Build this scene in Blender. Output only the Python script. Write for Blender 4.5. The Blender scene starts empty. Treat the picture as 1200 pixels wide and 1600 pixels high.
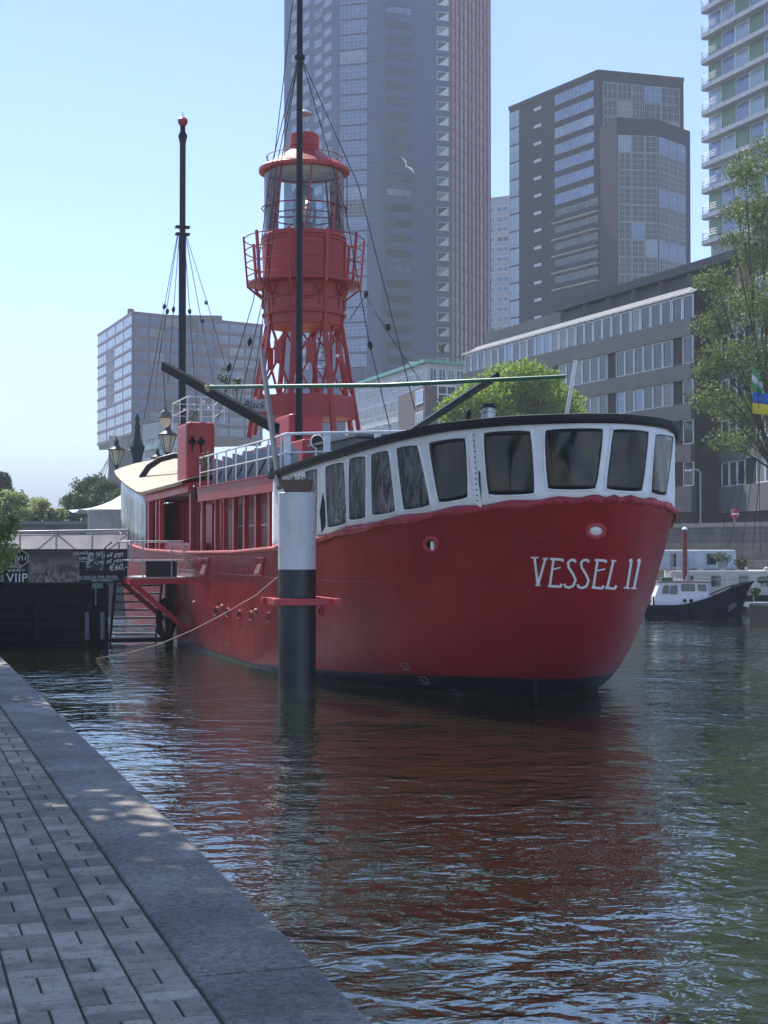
import bpy, math, random
import numpy as np
from mathutils import Vector, Matrix
from mathutils.bvhtree import BVHTree
random.seed(7); rng = np.random.default_rng(7)
R = math.radians
scene = bpy.context.scene
COL = scene.collection

# ---------------------------------------------------------------- camera, sky, sun, exposure
F = 2404.0; K = F/1202; PITCH = math.atan(50/F); CAMZ = 3.0
cam = bpy.data.cameras.new('camera'); cam_o = bpy.data.objects.new('camera', cam); COL.objects.link(cam_o)
cam_o.location = (0, 0, CAMZ); cam_o.rotation_euler = (R(90)+PITCH, 0, 0)
cam.sensor_fit = 'VERTICAL'; cam.sensor_height = 36; cam.lens = 36*F/1600
cam.clip_start = .05; cam.clip_end = 9000
scene.camera = cam_o
SUN_AZ, SUN_EL = R(-29), R(50)          # azimuth from the view axis, left negative
world = bpy.data.worlds.new('World'); scene.world = world; world.use_nodes = True
nt = world.node_tree; nt.nodes.clear()
sky = nt.nodes.new('ShaderNodeTexSky'); sky.sky_type = 'NISHITA'; sky.sun_disc = False
sky.sun_elevation = SUN_EL; sky.sun_rotation = SUN_AZ; sky.air_density = .62; sky.dust_density = .05; sky.ozone_density = 1.8
bg = nt.nodes.new('ShaderNodeBackground'); bg.inputs[1].default_value = .135
wo = nt.nodes.new('ShaderNodeOutputWorld')
tint = nt.nodes.new('ShaderNodeMix'); tint.data_type = 'RGBA'; tint.blend_type = 'MULTIPLY'; tint.inputs[0].default_value = 1; tint.inputs[7].default_value = (.92, .90, .98, 1)
nt.links.new(sky.outputs[0], tint.inputs[6]); nt.links.new(tint.outputs[2], bg.inputs[0]); nt.links.new(bg.outputs[0], wo.inputs[0])
sun = bpy.data.lights.new('sun', 'SUN'); sun.energy = 3.2; sun.angle = R(.5); sun.color = (1, .94, .84)
sun_o = bpy.data.objects.new('sun', sun); COL.objects.link(sun_o)
sdir = Vector((math.sin(SUN_AZ)*math.cos(SUN_EL), math.cos(SUN_AZ)*math.cos(SUN_EL), math.sin(SUN_EL)))
sun_o.rotation_euler = sdir.to_track_quat('Z', 'Y').to_euler(); sun_o.location = (0, 0, 60)
scene.view_settings.view_transform = 'Standard'; scene.view_settings.look = 'None'
scene.view_settings.exposure = 1.2; scene.view_settings.gamma = 1

# ---------------------------------------------------------------- geometry helpers
CAM = Vector((0, 0, CAMZ)); cp, sp_ = math.cos(PITCH), math.sin(PITCH)
def ray(x, y):
    a = (x-600)/F; b = (800-y)/F
    return Vector((a, cp-b*sp_, sp_+b*cp))
def P(x, y, Y):                         # image column, row and half the distance along the ground
    d = ray(x, y); return CAM + d*(Y*K/d.y)
def PG(x, Y, z): p = P(x, 850, Y); return Vector((p.x, p.y, z))
def PZ(x, y, z):
    d = ray(x, y); return CAM + d*((z-CAMZ)/d.z)

def tag(o, label=None, cat=None, group=None, kind=None):
    if label: o['label'] = label
    if cat: o['category'] = cat
    if group: o['group'] = group
    if kind: o['kind'] = kind
    return o
def thing(name, label, cat, loc=(0,0,0), rz=0, group=None):
    o = bpy.data.objects.new(name, None); COL.objects.link(o)
    o.location = loc; o.rotation_euler = (0, 0, rz); o.empty_display_size = .1
    return tag(o, label, cat, group)

class MB:
    def __init__(s): s.v = []; s.f = []; s.m = []
    def add(s, vs, fs, mi=0):
        n = len(s.v); s.v += [tuple(q) for q in vs]; s.f += [tuple(i+n for i in f) for f in fs]; s.m += [mi]*len(fs); return s
    def box(s, c, d, rz=0, mi=0, M=None):
        hx, hy, hz = d[0]/2, d[1]/2, d[2]/2
        vs = [Vector((x, y, z)) for x in (-hx, hx) for y in (-hy, hy) for z in (-hz, hz)]
        T = M if M is not None else Matrix.Rotation(rz, 4, 'Z')
        vs = [T @ q + Vector(c) for q in vs]
        return s.add(vs, [(0,1,3,2),(4,6,7,5),(0,4,5,1),(2,3,7,6),(0,2,6,4),(1,5,7,3)], mi)
    def beam(s, a, b, w, h=None, mi=0, w2=None, up=(0,0,1)):
        a, b = Vector(a), Vector(b); d = (b-a); h = h or w; w2 = w2 or w; k = w2/w
        if d.length < 1e-6: return s
        dn = d.normalized(); u = Vector(up)
        if abs(dn.dot(u)) > .95: u = Vector((1,0,0))
        x = dn.cross(u).normalized(); y = x.cross(dn)
        vs = []
        for p, q in ((a, 1), (b, k)):
            for i, j in ((-1,-1),(1,-1),(1,1),(-1,1)): vs.append(p + x*(i*w/2*q) + y*(j*h/2*q))
        return s.add(vs, [(3,2,1,0),(4,5,6,7),(0,1,5,4),(1,2,6,5),(2,3,7,6),(3,0,4,7)], mi)
    def tube(s, pts, r, n=8, mi=0, caps=True):
        pts = [Vector(p) for p in pts]; m = len(pts); vs = []; fs = []
        rr = r if isinstance(r, (list, tuple)) else [r]*m
        ref = Vector((0,0,1)); prev = None
        for i, p in enumerate(pts):
            d = (pts[min(i+1, m-1)] - pts[max(i-1, 0)]).normalized()
            if prev is None:
                x = d.cross(ref if abs(d.z) < .9 else Vector((1,0,0))).normalized()
            else:
                x = (prev - d*prev.dot(d)); x = x.normalized() if x.length > 1e-6 else d.orthogonal().normalized()
            prev = x; y = d.cross(x)
            for k in range(n):
                a = 2*math.pi*k/n; vs.append(p + (x*math.cos(a) + y*math.sin(a))*rr[i])
        for i in range(m-1):
            for k in range(n):
                fs.append((i*n+k, i*n+(k+1) % n, (i+1)*n+(k+1) % n, (i+1)*n+k))
        if caps: fs.append(tuple(range(n))[::-1]); fs.append(tuple((m-1)*n+k for k in range(n)))
        return s.add(vs, fs, mi)
    def lathe(s, prof, c=(0,0,0), n=32, mi=0, sx=1, sy=1):
        vs = []; fs = []; c = Vector(c)
        for r, z in prof:
            for k in range(n):
                a = 2*math.pi*k/n; vs.append(c + Vector((r*math.cos(a)*sx, r*math.sin(a)*sy, z)))
        for i in range(len(prof)-1):
            for k in range(n): fs.append((i*n+k, i*n+(k+1) % n, (i+1)*n+(k+1) % n, (i+1)*n+k))
        return s.add(vs, fs, mi)
    def prism(s, poly, z0, z1, mi=0):
        n = len(poly); vs = [(p[0], p[1], z0) for p in poly] + [(p[0], p[1], z1) for p in poly]
        fs = [tuple(range(n))[::-1], tuple(range(n, 2*n))] + [(i, (i+1) % n, n+(i+1) % n, n+i) for i in range(n)]
        return s.add(vs, fs, mi)
    def slab(s, poly, off, mi=0):      # polygon of 3d points given a thickness vector
        n = len(poly); poly = [Vector(p) for p in poly]; off = Vector(off)
        vs = poly + [p+off for p in poly]
        fs = [tuple(range(n))[::-1], tuple(range(n, 2*n))] + [(i, (i+1) % n, n+(i+1) % n, n+i) for i in range(n)]
        return s.add(vs, fs, mi)
    def ball(s, c, r, n=10, mi=0, sz=1):
        m = n//2+1
        return s.lathe([(max(r*math.sin(math.pi*i/m), 1e-4), -r*sz*math.cos(math.pi*i/m)) for i in range(m+1)], c, n, mi)
    def grid(s, G, mi=0, close=False):   # G[i][j] points
        a = len(G); b = len(G[0]); vs = [p for row in G for p in row]; fs = []
        for i in range(a-1):
            for j in range(b if close else b-1): fs.append((i*b+j, i*b+(j+1) % b, (i+1)*b+(j+1) % b, (i+1)*b+j))
        return s.add(vs, fs, mi)
    def mesh(s, name, mats):
        me = bpy.data.meshes.new(name); me.from_pydata(s.v, [], s.f)
        for m in mats: me.materials.append(m)
        me.polygons.foreach_set('material_index', s.m); me.update(); return me
    def build(s, name, mats, parent=None, smooth=False, bevel=0, solid=0):
        if not isinstance(mats, (list, tuple)): mats = [mats]
        me = s.mesh(name, mats)
        if smooth:
            me.polygons.foreach_set('use_smooth', [True]*len(me.polygons))
            try: me.set_sharp_from_angle(angle=R(40))
            except Exception: pass
        o = bpy.data.objects.new(name, me); COL.objects.link(o)
        if parent: o.parent = parent
        if solid:
            md = o.modifiers.new('solid', 'SOLIDIFY'); md.thickness = solid; md.offset = 0
        if bevel:
            md = o.modifiers.new('bevel', 'BEVEL'); md.width = bevel; md.segments = 2; md.limit_method = 'ANGLE'
        return o
def inst(name, me, parent, loc, rz=0):
    o = bpy.data.objects.new(name, me); COL.objects.link(o); o.parent = parent; o.location = loc; o.rotation_euler = (0, 0, rz); return o
def merged(name, items, parent):       # items: (mesh, loc, rz) -> one mesh
    v = []; f = []; mi = []; mats = list(items[0][0].materials)
    for me, loc, rz in items:
        n = len(v); T = Matrix.Translation(loc) @ Matrix.Rotation(rz, 4, 'Z')
        v += [tuple(T @ q.co) for q in me.vertices]
        for p in me.polygons: f.append(tuple(i+n for i in p.vertices)); mi.append(p.material_index)
    m2 = bpy.data.meshes.new(name); m2.from_pydata(v, [], f)
    for m in mats: m2.materials.append(m)
    m2.polygons.foreach_set('material_index', mi); m2.update()
    o = bpy.data.objects.new(name, m2); COL.objects.link(o); o.parent = parent; o['kind'] = 'stuff'; return o

# ---------------------------------------------------------------- materials
class NB:
    def __init__(s, name):
        s.m = bpy.data.materials.new(name); s.m.use_nodes = True; s.t = s.m.node_tree; s.b = s.t.nodes['Principled BSDF']
        s.co = s.n('ShaderNodeTexCoord').outputs['Object']
    def n(s, ty, **kw):
        o = s.t.nodes.new(ty)
        for k, v in kw.items(): setattr(o, k, v)
        return o
    def l(s, a, b): s.t.links.new(a, b)
    def noise(s, scale, detail=4, rough=.55, vec=None, dist=0):
        o = s.n('ShaderNodeTexNoise'); o.inputs['Scale'].default_value = scale; o.inputs['Detail'].default_value = detail
        o.inputs['Roughness'].default_value = rough; o.inputs['Distortion'].default_value = dist
        s.l(vec if vec is not None else s.co, o.inputs['Vector']); return o.outputs[0]
    def mapping(s, scale=(1,1,1), rot=(0,0,0), vec=None):
        o = s.n('ShaderNodeMapping'); o.inputs['Scale'].default_value = scale; o.inputs['Rotation'].default_value = rot
        s.l(vec if vec is not None else s.co, o.inputs['Vector']); return o.outputs[0]
    def mr(s, v, a, b, c=0, d=1):
        o = s.n('ShaderNodeMapRange'); s.l(v, o.inputs[0])
        for i, q in enumerate((a, b, c, d)): o.inputs[i+1].default_value = q
        return o.outputs[0]
    def mix(s, fac, a, b, mode='MIX'):
        o = s.n('ShaderNodeMix'); o.data_type = 'RGBA'; o.blend_type = mode
        for sock, v in ((o.inputs[0], fac), (o.inputs[6], a), (o.inputs[7], b)):
            if hasattr(v, 'links'): s.l(v, sock)
            elif isinstance(v, (int, float)): sock.default_value = v
            else: sock.default_value = (*v, 1)
        return o.outputs[2]
    def math(s, op, a, b=0.):
        o = s.n('ShaderNodeMath', operation=op)
        for i, v in enumerate((a, b)):
            if hasattr(v, 'links'): s.l(v, o.inputs[i])
            else: o.inputs[i].default_value = v
        return o.outputs[0]
    def xyz(s, vec=None):
        o = s.n('ShaderNodeSeparateXYZ'); s.l(vec if vec is not None else s.co, o.inputs[0]); return o.outputs
    def color(s, c):
        if hasattr(c, 'links'): s.l(c, s.b.inputs['Base Color'])
        else: s.b.inputs['Base Color'].default_value = (*c, 1)
    def bump(s, h, strength=.3, dist=.02, prev=None):
        o = s.n('ShaderNodeBump'); o.inputs['Strength'].default_value = strength; o.inputs['Distance'].default_value = dist
        s.l(h, o.inputs['Height'])
        if prev is not None: s.l(prev, o.inputs['Normal'])
        s.l(o.outputs[0], s.b.inputs['Normal']); return o.outputs[0]
    def set(s, **kw):
        for k, v in kw.items(): s.b.inputs[k.replace('_', ' ')].default_value = v
        return s
MC = {}
def M(name, c, rough=.55, metal=0, var=.25, spec=None, scale=1.5, bump=0, bscale=20, bdist=.01, streak=0):
    if name in MC: return MC[name]
    b = NB(name); b.set(Roughness=rough, Metallic=metal); b.b.inputs['Specular IOR Level'].default_value = spec if spec is not None else (.2 if max(c) < .06 else .45)
    n = b.noise(scale, 6, .6); col = b.mix(b.mr(n, .3, .7), tuple(q*(1-var) for q in c), tuple(min(q*(1+var*.7), 1) for q in c))
    if streak:
        st = b.noise(3, 4, .6, b.mapping((1.6, 1.6, .12)))
        col = b.mix(b.mr(st, .52, .75, 0, streak), col, tuple(q*.45+.02 for q in c))
    b.color(col)
    rn = b.mr(n, .3, .7, max(rough-.08, .02), min(rough+.1, 1)); b.l(rn, b.b.inputs['Roughness'])
    if bump: b.bump(b.noise(bscale, 4, .6), bump, bdist)
    MC[name] = b.m; return b.m
RED = M('red paint', (.50, .035, .045), .42, var=.18, scale=.9, bump=.12, bscale=6, streak=.25)
RED_T = M('weathered red paint', (.40, .042, .036), .5, var=.25, scale=1.5, bump=.15, bscale=8, streak=.45)
RED_D = M('dark red paint', (.26, .02, .028), .5, streak=.2)
BLACK = M('black paint', (.015, .016, .02), .45)
MASTM = M('mast paint', (.018, .014, .024), .45)
WHITE = M('white paint', (.82, .83, .84), .45, var=.08, streak=.15)
GREYP = M('grey paint', (.28, .31, .35), .5, var=.12, streak=.2)
GREEN = M('green paint', (.02, .16, .09), .4)
STEEL = M('galvanised steel', (.45, .46, .47), .38, .6, var=.1)
WIRE = M('wire rope', (.03, .03, .035), .6)
ROPE = M('rope', (.5, .38, .3), .9)
CREAM = M('cream deck canvas', (.46, .38, .27), .7, var=.2, scale=2, streak=.1)
CANVAS = M('white canvas', (.82, .82, .82), .6, var=.1, scale=4, bump=.5, bscale=7, bdist=.03)
REDCAN = M('red tarpaulin', (.40, .03, .05), .45, bump=.6, bscale=8, bdist=.03)
WOOD = M('grey wood', (.22, .19, .17), .75, var=.3, scale=4, bump=.3)
TERRA = M('planter plastic', (.12, .07, .06), .6)
LEAF = M('planter leaves', (.07, .12, .03), .6, var=.6, scale=12)
def glassy(name, c, rough=.05, wob=0, trans=0, spec=.5, alpha=1):
    if name in MC: return MC[name]
    b = NB(name); b.set(Roughness=rough); b.b.inputs['Specular IOR Level'].default_value = spec
    n = b.noise(.35, 3, .6); b.color(b.mix(b.mr(n, .3, .7), tuple(q*.6 for q in c), tuple(q*1.4 for q in c)))
    if trans: b.b.inputs['Transmission Weight'].default_value = trans; b.b.inputs['IOR'].default_value = 1.05
    if alpha < 1: b.b.inputs['Alpha'].default_value = alpha
    if wob: b.bump(b.noise(wob, 3, .6), .6, .03)
    MC[name] = b.m; return b.m
PANE = glassy('window glass', (.03, .045, .06), .06, spec=.55)
PANE_B = glassy('blue window glass', (.09, .17, .30), .06, spec=.9)

def text_mesh(body, size, mats, name, ext=.004, shear=0, spacing=1):
    cu = bpy.data.curves.new(name, 'FONT'); cu.body = body; cu.size = size; cu.extrude = ext; cu.align_x = 'CENTER'; cu.align_y = 'CENTER'
    cu.shear = shear; cu.space_character = spacing; cu.resolution_u = 4
    t = bpy.data.objects.new('tmp', cu); COL.objects.link(t); bpy.context.view_layer.update()
    me = bpy.data.meshes.new_from_object(t.evaluated_get(bpy.context.evaluated_depsgraph_get()))
    bpy.data.objects.remove(t); me.materials.clear(); me.materials.append(mats); me.name = name; return me

# ================================================================ THE SETTING
A = math.atan(778/F); UD = Vector((-math.sin(A), math.cos(A), 0)); VD = Vector((math.cos(A), math.sin(A), 0))
def UV(u, v, z=0): return UD*u + VD*v + Vector((0, 0, z))
QZ = 1.4; QE = 1.575; QI = 1.09

# water: one sheet to the horizon, ripples in the normals and a displaced patch near the camera
b = NB('canal water'); b.set(Roughness=.03, IOR=1.333); b.b.inputs['Specular IOR Level'].default_value = .5
wc = b.noise(.25, 2, .5); b.color(b.mix(b.mr(wc, .35, .65), (.012, .018, .014), (.02, .03, .02)))
v1 = b.mapping((1, 1.25, 1), (0, 0, R(-8)))
h1 = b.noise(.8, 2, .5, v1, .4); h2 = b.noise(3.2, 2, .5, v1, .5); h3 = b.noise(11, 1, .5, v1, .3)
calm = b.mr(b.noise(.16, 2, .5), .35, .65, .35, 1.4)
hh = b.math('ADD', b.math('MULTIPLY', h1, 1.0), b.math('ADD', b.math('MULTIPLY', h2, .42), b.math('MULTIPLY', h3, .05)))
hh = b.math('MULTIPLY', hh, calm)
bn = b.bump(hh, 1.0, .075)
df = b.n('ShaderNodeBsdfDiffuse'); b.l(b.mix(b.mr(wc, .35, .65), (.017, .017, .009), (.016, .022, .011)), df.inputs[0])
gs = b.n('ShaderNodeBsdfGlossy'); gs.inputs['Roughness'].default_value = .02; gs.inputs[0].default_value = (.90, .96, .90, 1); b.l(bn, gs.inputs['Normal'])
fr = b.n('ShaderNodeFresnel'); fr.inputs[0].default_value = 1.45; b.l(bn, fr.inputs['Normal'])
mx = b.n('ShaderNodeMixShader'); b.l(b.math('POWER', fr.outputs[0], .55), mx.inputs[0]); b.l(df.outputs[0], mx.inputs[1]); b.l(gs.outputs[0], mx.inputs[2]); b.l(mx.outputs[0], b.t.nodes['Material Output'].inputs[0])
WATER = b.m
w = MB(); w.add([(-4000,-60,0),(4000,-60,0),(4000,8000,0),(-4000,8000,0)], [(0,1,2,3)])
tag(w.build('water', WATER), kind='structure')

# near quay: body, pavers, coping
b = NB('paving joint'); n = b.noise(2.2, 5, .6); b.color(b.mix(b.mr(n, .42, .62), (.075, .07, .06), (.06, .075, .03))); b.set(Roughness=.95); b.bump(b.noise(90, 3), .5, .01)
JOINT = b.m
q = MB(); pts = [UV(-14, QI-.002), UV(-14, -60), UV(75, -60), UV(75, QI-.002)]
q.prism([(p.x, p.y) for p in pts], -1, QZ-.0065); tag(q.build('quay_ground', JOINT), kind='structure')
q = MB(); pts = [UV(-14, QE-.03), UV(-14, QI), UV(75, QI), UV(75, QE-.03)]
q.prism([(p.x, p.y) for p in pts], -1, QZ-.3)
b = NB('quay wall stone'); br = b.n('ShaderNodeTexBrick'); b.l(b.mapping((1,1,1)), br.inputs[0]); b.color(b.mix(b.mr(b.noise(1.5), .3, .7), (.05,.055,.05), (.11,.11,.10))); b.set(Roughness=.8)
tag(q.build('quay_wall', b.m), kind='structure')

def brick_mat():
    b = NB('concrete pavers'); at = b.n('ShaderNodeAttribute'); at.attribute_name = 'tone'
    n = b.noise(260, 3, .7); n2 = b.noise(5, 5, .6)
    c = b.mix(at.outputs['Fac'], (.25, .21, .165), (.62, .53, .42))
    n5 = b.noise(34, 5, .85); c = b.mix(b.mr(n, .5, .75, 0, .4), c, (.5, .48, .45)); c = b.mix(b.mr(n5, .47, .34, 0, .7), c, (.07, .068, .06)); c = b.mix(b.mr(n5, .56, .70, 0, .5), c, (.52, .5, .46))
    c = b.mix(b.mr(n2, .5, .68, 0, .6), c, (.12, .125, .09)); c = b.mix(b.mr(b.noise(.9, 4, .6), .5, .7, 0, .4), c, (.10, .10, .09))
    b.color(c); b.set(Roughness=.8); b.b.inputs['Specular IOR Level'].default_value = .25; b.bump(b.math('ADD', n, b.math('MULTIPLY', n5, .8)), .7, .005); return b.m
vs = []; fs = []; tone = []
def paver(u0, u1, v0, v1, t):
    g = .003; ch = .005; h = random.uniform(-.0018, .0018); n = len(vs); du = random.uniform(-.0015, .0015)
    for z, k in ((QZ-.03, 0), (QZ-ch+h, 0), (QZ+h, ch)):
        for u, v in ((u0+g+k, v0+g+k), (u1-g-k, v0+g+k), (u1-g-k, v1-g-k), (u0+g+k, v1-g-k)):
            vs.append(tuple(UV(u+du, v, z)))
    for r in (0, 4):
        for i in range(4): fs.append((n+r+i, n+r+(i+1) % 4, n+r+4+(i+1) % 4, n+r+4+i)[::-1])
    fs.append((n+8, n+9, n+10, n+11)[::-1]); tone.extend([t]*9)
CW = .215; CL = .424
for c in range(20):
    v1_ = QI-.012-c*CW; v0_ = v1_-CW+.004; u = 1.6 + (c % 2)*CL*.5 + random.uniform(-.02, .02)
    while u < 37:
        band = .5+.5*math.sin(u*1.6+c*.25+math.sin(u*.7)*2)
        def t(): return min(max(.25+.5*band+random.uniform(-.4, .4), 0), 1)
        paver(u, u+.105, v0_, v1_, t()); paver(u+.106, u+.211, v0_, v1_, t())
        vm = (v0_+v1_)/2+random.uniform(-.003, .003)
        paver(u+.213, u+CL-.002, v0_, vm-.002, t()); paver(u+.213, u+CL-.002, vm+.002, v1_, t()); u += CL
me = bpy.data.meshes.new('pavement'); me.from_pydata(vs, [], fs); me.materials.append(brick_mat())
at = me.attributes.new('tone', 'FLOAT', 'FACE'); at.data.foreach_set('value', tone)
o = bpy.data.objects.new('pavement', me); COL.objects.link(o); tag(o, kind='structure')
b = NB('granite coping'); n = b.noise(34, 6, .9); n2 = b.noise(1.3, 4, .6); n3 = b.noise(14, 4, .7)
c = b.mix(b.mr(n, .35, .7), (.03, .027, .024), (.50, .43, .35)); c = b.mix(b.mr(n2, .4, .7, 0, .45), c, (.06, .058, .06)); c = b.mix(b.mr(n3, .60, .72, 0, .4), c, (.22, .20, .18))
b.color(c); b.l(b.mr(n2, .3, .7, .5, .75), b.b.inputs['Roughness']); b.bump(n, .5, .004); GRAN = b.m
cs = MB(); js = [5.66-2.05*k for k in range(6, 0, -1)]+[5.66, 7.77, 9.75, 11.7, 13.67]+[13.67+1.98*k for k in range(1, 32)]
for a, c_ in zip(js, js[1:]):
    if c_-a < .3: continue
    dz = random.uniform(-.003, .003); g = .004; e = random.uniform(-.004, .004)
    ring = []
    for u in (a+g, c_-g):
        ring.append([UV(u, QI, QZ-.35+dz), UV(u, QI, QZ-.012+dz), UV(u, QI+.012, QZ+dz), UV(u, QE-.03, QZ+dz+.0), UV(u, QE-.008+e, QZ-.008+dz), UV(u, QE+e, QZ-.03+dz), UV(u, QE+e, QZ-.35+dz)])
    cs.grid(ring, close=True)
    n = len(cs.v); cs.f.append(tuple(range(n-14, n-7))); cs.f.append(tuple(range(n-7, n))[::-1]); cs.m += [0, 0]
tag(cs.build('quay_coping', GRAN), kind='structure')

# land beyond the basin, far quay and street
GROUND = M('far ground', (.10, .10, .09), .9, var=.3, scale=.05)
FD = Vector((-.364, .931, 0)); FN = Vector((-.931, -.364, 0))     # along the far bank; towards the camera
def farbank(t, n=0, z=0): return Vector((24.2, 120, 0)) + FD*t + FN*n + Vector((0, 0, z))
land = [farbank(-150, 16.5), farbank(110, 16.5), farbank(110, 16.5)+Vector((-70, 4, 0)), Vector((-100, 205, 0)), Vector((-3000, 205, 0)), Vector((-3000, 7500, 0)), Vector((3500, 7500, 0)), Vector((3500, -60, 0)), farbank(-190, 16.5)]
g = MB(); g.prism([(p.x, p.y) for p in land], -1, 1.9); g.prism([(-3000, 78), (-12, 78), (-9, 204.9), (-3000, 204.9)], -1, 1.9); tag(g.build('far_ground', GROUND), kind='structure')
b = NB('old quay stone'); br = b.n('ShaderNodeTexBrick'); br.inputs['Scale'].default_value = 1; br.inputs['Brick Width'].default_value = 1.1; br.inputs['Row Height'].default_value = .42; br.inputs['Mortar Size'].default_value = .012
mp = b.n('ShaderNodeMapping'); mp.inputs['Rotation'].default_value = (R(90), 0, 0); sx = b.xyz(); cmb = b.n('ShaderNodeCombineXYZ')
b.l(b.math('ADD', b.math('MULTIPLY', sx[0], .364), b.math('MULTIPLY', sx[1], -.931)), cmb.inputs[0]); b.l(sx[2], cmb.inputs[1]); b.l(cmb.outputs[0], br.inputs[0])
br.inputs['Color1'].default_value = (.17,.15,.13,1); br.inputs['Color2'].default_value = (.11,.10,.09,1); br.inputs['Mortar'].default_value = (.05,.05,.045,1)
b.color(b.mix(b.mr(b.noise(.7, 5), .4, .7, 0, .6), br.outputs[0], (.05, .055, .04))); b.set(Roughness=.85); STONE = b.m
fw = MB(); fw.prism([(p.x, p.y) for p in (farbank(-150, 17.5), farbank(112, 17.5), farbank(112, 16.5), farbank(-150, 16.5))], -1, 2.1)
tag(fw.build('far_quay', STONE), kind='structure')

# ================================================================ THE LIGHTSHIP
U0, V0 = 27.653, 12.236
SHIP = thing('lightship', 'red lightship with white lettering, canvas tent windows and lantern tower behind the mooring pile', 'ship', UV(U0, V0), A+R(90))
SM = Matrix.Translation(UV(U0, V0)) @ Matrix.Rotation(A+R(90), 4, 'Z'); SI = SM.inverted()
def toL(p): return SI @ p
def L(x, y, w):                         # image point onto the ship's plane w = const (local y)
    d = ray(x, y); t = ((V0-w) - CAM.dot(VD))/d.dot(VD); return SI @ (CAM + d*t)
def LY(x, y, Y): return SI @ P(x, y, Y)
T1, B0, B1, L0, L1, N0, N1, Q = -3.111, 3.807, 3.957, 9.515, 8.675, 1.676, 1.821, .503
SF, TF = 25.1, 41.2
def zdeck(s): return float(np.interp(s, [-3.1, -1, 1, 3, 5.7, 10, 16.5, 24, 29, 34, 41.5], [3.795, 3.60, 3.37, 3.12, 2.90, 2.79, 2.74, 2.8, 3.05, 3.5, 4.1]))
NEAR, MID, FAR = 30, 14, 22
def S(s_):                              # stations measured on the first side sketch, onto the hull
    x = 600-1202*math.tan(R(33)-math.atan2(7.53, s_+11.024)); return (V0-B1)/math.tan(A+math.atan((x-600)/F))-U0
def SB(m_, s0, s1, w0, w1, z0, z1, mi=0): s0, s1 = S(s0), S(s1); return m_.box(((s0+s1)/2, (w0+w1)/2, (z0+z1)/2), (s1-s0, w1-w0, z1-z0), mi=mi)
def LS(x, y, s_):                       # image point onto the ship's plane s = const
    d = ray(x, y); t = ((U0+s_) - CAM.dot(UD))/d.dot(UD); return SI @ (CAM + d*t)
def plan(i, z, grow=0):                 # column i of the half outline (0 = near tip) at height z
    k = min(max(z/3.9, 0), 1)**Q; t = k*T1; B = B0+k*(B1-B0); LL = L0+k*(L1-L0); n = N0+k*(N1-N0)
    if i <= NEAR:
        a = (i/NEAR)**1.25*math.pi/2; w_ = (B+grow)*math.sin(a)**(2/n); s_ = t+LL-(LL+grow)*math.cos(a)**(2/n) if a < math.pi/2-1e-6 else t+LL
    elif i <= NEAR+MID: s_ = (t+LL)+(SF-t-LL)*(i-NEAR)/MID; w_ = B+grow
    else:
        a = (i-NEAR-MID)/FAR*math.pi/2; tf = TF-1.6*(1-k); s_ = SF+(tf-SF+grow)*math.sin(a)**(1.0); w_ = (B+grow)*max(math.cos(a), 0)**1.0
    return s_, w_
NC = NEAR+MID+FAR
cols = [(i, 1) for i in range(NC+1)] + [(i, -1) for i in range(NC-1, 0, -1)]
ZR = [-.5, -.25, 0, .06, .14, .25, .4, .6, .85, 1.15, 1.5, 1.9, 2.3, 2.7]
G = []
for r in range(20):
    row = []
    for i, sg in cols:
        s1, w1 = plan(i, 3.6); zt = zdeck(s1); f_ = r/19; z = -.5 + (zt+.5)*f_**1.25
        s_, w_ = plan(i, z); row.append(Vector((s_, w_*sg, z)))
    G.append(row)
hm = MB(); hm.grid(G, close=True)
n = len(hm.v); inner = []
for i, sg in cols:
    s_, w_ = plan(i, 3.6, -.07); inner.append(Vector((s_, w_*sg, zdeck(s_)+.0)))
inner2 = []
for i, sg in cols: s_, w_ = plan(i, max(zdeck(plan(i, 3.6)[0])-.9, 0), -.10); inner2.append(Vector((s_, w_*sg, zdeck(plan(i, 3.6)[0])-.9)))
hm.grid([G[-1], inner, inner2], close=True)
k0 = len(hm.v); hm.v += [tuple(p) for p in inner2]; hm.f.append(tuple(range(k0, k0+len(inner2)))); hm.m.append(0)
b = NB('hull paint'); o_ = b.xyz(); b.b.inputs['Specular IOR Level'].default_value = .25
n = b.noise(.7, 5, .6); c = b.mix(b.mr(n, .3, .7), (.23, .007, .014), (.33, .012, .020))
c = b.mix(b.mr(b.noise(2.5, 5, .65, b.mapping((1, 1, .15))), .52, .72, 0, .6), c, (.20, .015, .02)); c = b.mix(b.mr(b.noise(6, 5, .7, b.mapping((1, 1, .08))), .66, .78, 0, .5), c, (.20, .07, .04))
c = b.mix(b.mr(b.noise(9, 5, .7), .68, .74, 0, .35), c, (.5, .16, .13))
thr = b.mr(o_[0], -.5, 9, .47, .13); zj = b.math('ADD', o_[2], b.math('MULTIPLY', b.noise(5, 3), .03))
blk = b.mr(b.math('SUBTRACT', zj, thr), .0, .02, 1, 0)
c = b.mix(blk, c, (.012, .014, .022))
alg = b.mr(b.math('ADD', zj, b.math('MULTIPLY', b.noise(3, 4), .05)), .08, .14, 1, 0); c = b.mix(b.math('MULTIPLY', alg, .8), c, (.10, .11, .07))
b.color(c); b.l(b.mr(n, .3, .7, .30, .45), b.b.inputs['Roughness'])
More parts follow.
